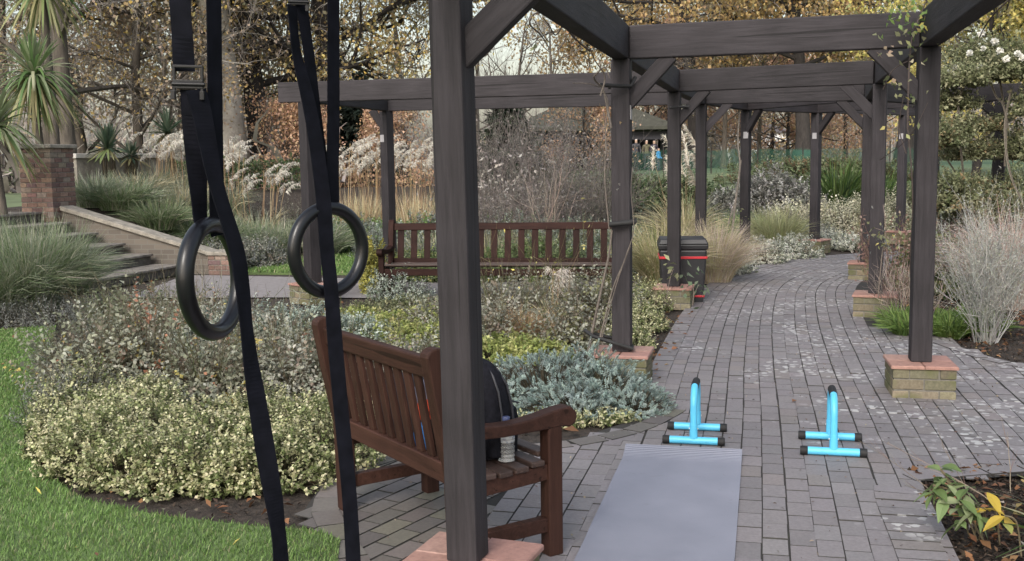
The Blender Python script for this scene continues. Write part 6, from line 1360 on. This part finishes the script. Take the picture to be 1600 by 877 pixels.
PG = [((.19, .26, .11), 4), ((.26, .31, .17), 3), ((.14, .20, .075), 3)]; PY = [((.50, .36, .06), 3), ((.52, .28, .05), 2), ((.36, .36, .10), 1)]
leafy('young plant with green and yellow spotted leaves at the corner of the near bed', (1.97, 4.36, 0), [(1470, 734, 4.36, 10, PG), (1458, 758, 4.34, 7, PG + [((.40, .38, .08), 4)]), (1510, 766, 4.3, 11, PG), (1500, 788, 4.26, 8, PG), (1528, 796, 4.22, 6, PG), (1480, 752, 4.3, 5, PG)], None)
leafy('small plant with bright yellow spotted leaves in the near bed', (2.05, 4.2, 0), [(1542, 774, 4.2, 3, PY), (1570, 806, 4.1, 4, PY)], None, L=.10)
plant('daylily', 'arching green strap leaves in the corner of the near bed', 'daylily', 2.35, 4.2, lambda g, r: blades_geo(g, r, (0, 0, 0), 46, .10, .34, .42, .02, GREEN + OLIVE, curve=1.0, k=7))
tw_ = plant('twig_litter', None, None, 2.35, 4.75, lambda g, r: stems_geo(g, r, (0, 0, 0), 14, .35, .3, .5, .005, [((.22, .15, .13), 1), ((.3, .26, .2), 1)], kids=4, klen=.5), mat=M_DULL); tag(tw_, kind='stuff')

# ================================================================== MULCH, FALLEN LEAVES, WEEDS (nobody could count them)
def scatter(name, polys, n, z, L, W, pal, flat=.35, mat=M_DULL, excl=None):
    r = rg(); g = Geo()
    for poly, k in polys:
        xs = [p[0] for p in poly]; ys = [p[1] for p in poly]; m = int(n * k); Xx = r.uniform(min(xs), max(xs), m); Yy = r.uniform(min(ys), max(ys), m); s = inpoly_np(poly, Xx, Yy)
        if excl: s &= ~inpoly_np(excl, Xx, Yy)
        Xx, Yy = Xx[s], Yy[s]; m = len(Xx); D = np.stack([r.normal(0, 1, m), r.normal(0, 1, m), r.normal(0, flat, m)], 1); leaves(g, np.stack([Xx, Yy, z + r.uniform(0, .012, m)], 1), D, np.array([0, 0, 1.]) + r.normal(0, flat, (m, 3)), L * r.uniform(.4, 1.3, m), W * r.uniform(.4, 1.3, m), pick(r, pal, m, .25))
    tag(g.build(name, mat), kind='stuff')
BED1 = [(-3.0, 6.3), (-2.6, 5.62), (-2.09, 5.1), (-1.63, 4.86), (-1.15, 4.72), (-.9, 4.68), (-1.05, 5.1), (-.8, 5.95), (.3, 6.2), (.8, 6.8), (1.0, 7.5), (1.6, 10.5), (1.8, 12), (-2, 12.6), (-4.3, 10.6), (-3.4, 8)]
BED2 = [(1.78, 4.25), (1.94, 4.95), (2.05, 5.4), (4, 5.5), (4, 3), (1.4, 3)]
BED3 = [(3.75, 10.1), (3.8, 9.1), (3.9, 8.2), (4.3, 7.7), (6.5, 7.4), (7, 12), (4.2, 12)]
MUL = [((.04, .032, .027), 5), ((.06, .045, .036), 3), ((.09, .065, .05), 2), ((.15, .12, .10), .8)]
scatter('bark_mulch', [(BED1, .75), (BED2, 1.0), (BED3, .6)], 26000, .002, .032, .016, MUL)
FALL = [((.22, .11, .06), 3), ((.30, .17, .09), 2), ((.15, .085, .055), 3), ((.36, .26, .12), 1), ((.40, .36, .30), .6)]
scatter('fallen_leaves', [(BED1, 1.0), (BED2, .4), (BED3, .5)], 2600, .016, .055, .036, FALL)
EDGE1 = [(.30, 6.22), (.95, 6.9), (1.32, 8.5), (1.95, 11.1), (1.78, 11.2), (1.1, 8.5), (.75, 6.9), (.2, 6.4)]
scatter('fallen_leaves', [(LAWN, 1.0)], 500, .045, .04, .026, FALL + YELL[:2], flat=.6)
scatter('fallen_leaves', [(EDGE1, 1.0)], 420, .03, .055, .035, FALL)
PAV = [(-.6, 3.2), (1.4, 3.2), (1.9, 5.3), (3.6, 5.6), (3.6, 9.5), (1.5, 9.0), (.9, 6.8), (-.6, 5.8)]
scatter('leaf_crumbs', [(PAV, 1.0)], 900, .026, .022, .011, [((.20, .16, .13), 3), ((.12, .09, .07), 3), ((.32, .27, .2), 2)], excl=[(.1, 3.5), (.9, 3.5), (1.3, 5.72), (.55, 5.9)])
for lab, px, py, L in [('single rusty fallen leaf by the short bench stretcher', 545, 748, .10), ('pale fallen leaf on the path beside the plinth past the bin', 1138, 433, .13), ('orange fallen leaf at the path edge before the far dark post', 1200, 409, .14), ('small brown fallen leaf lying alone between the push-up bars', 1243, 625, .06), ('rusty fallen leaf beside the blue conifer at the paving edge', 905, 674, .10)]:
    v = gr(px, py, .034); g = Geo(); r = rg(); leaves(g, np.array([[0, 0, 0.]]), np.array([[r.normal(), r.normal(), .15]]), np.array([[r.normal(0, .3), r.normal(0, .3), 1.]]), np.array([L]), np.array([L * .6]), pick(r, FALL[:2], 1)); tag(g.build('fallen_leaf', M_LEAF, loc=v), lab, 'fallen leaf', 'single fallen leaves')
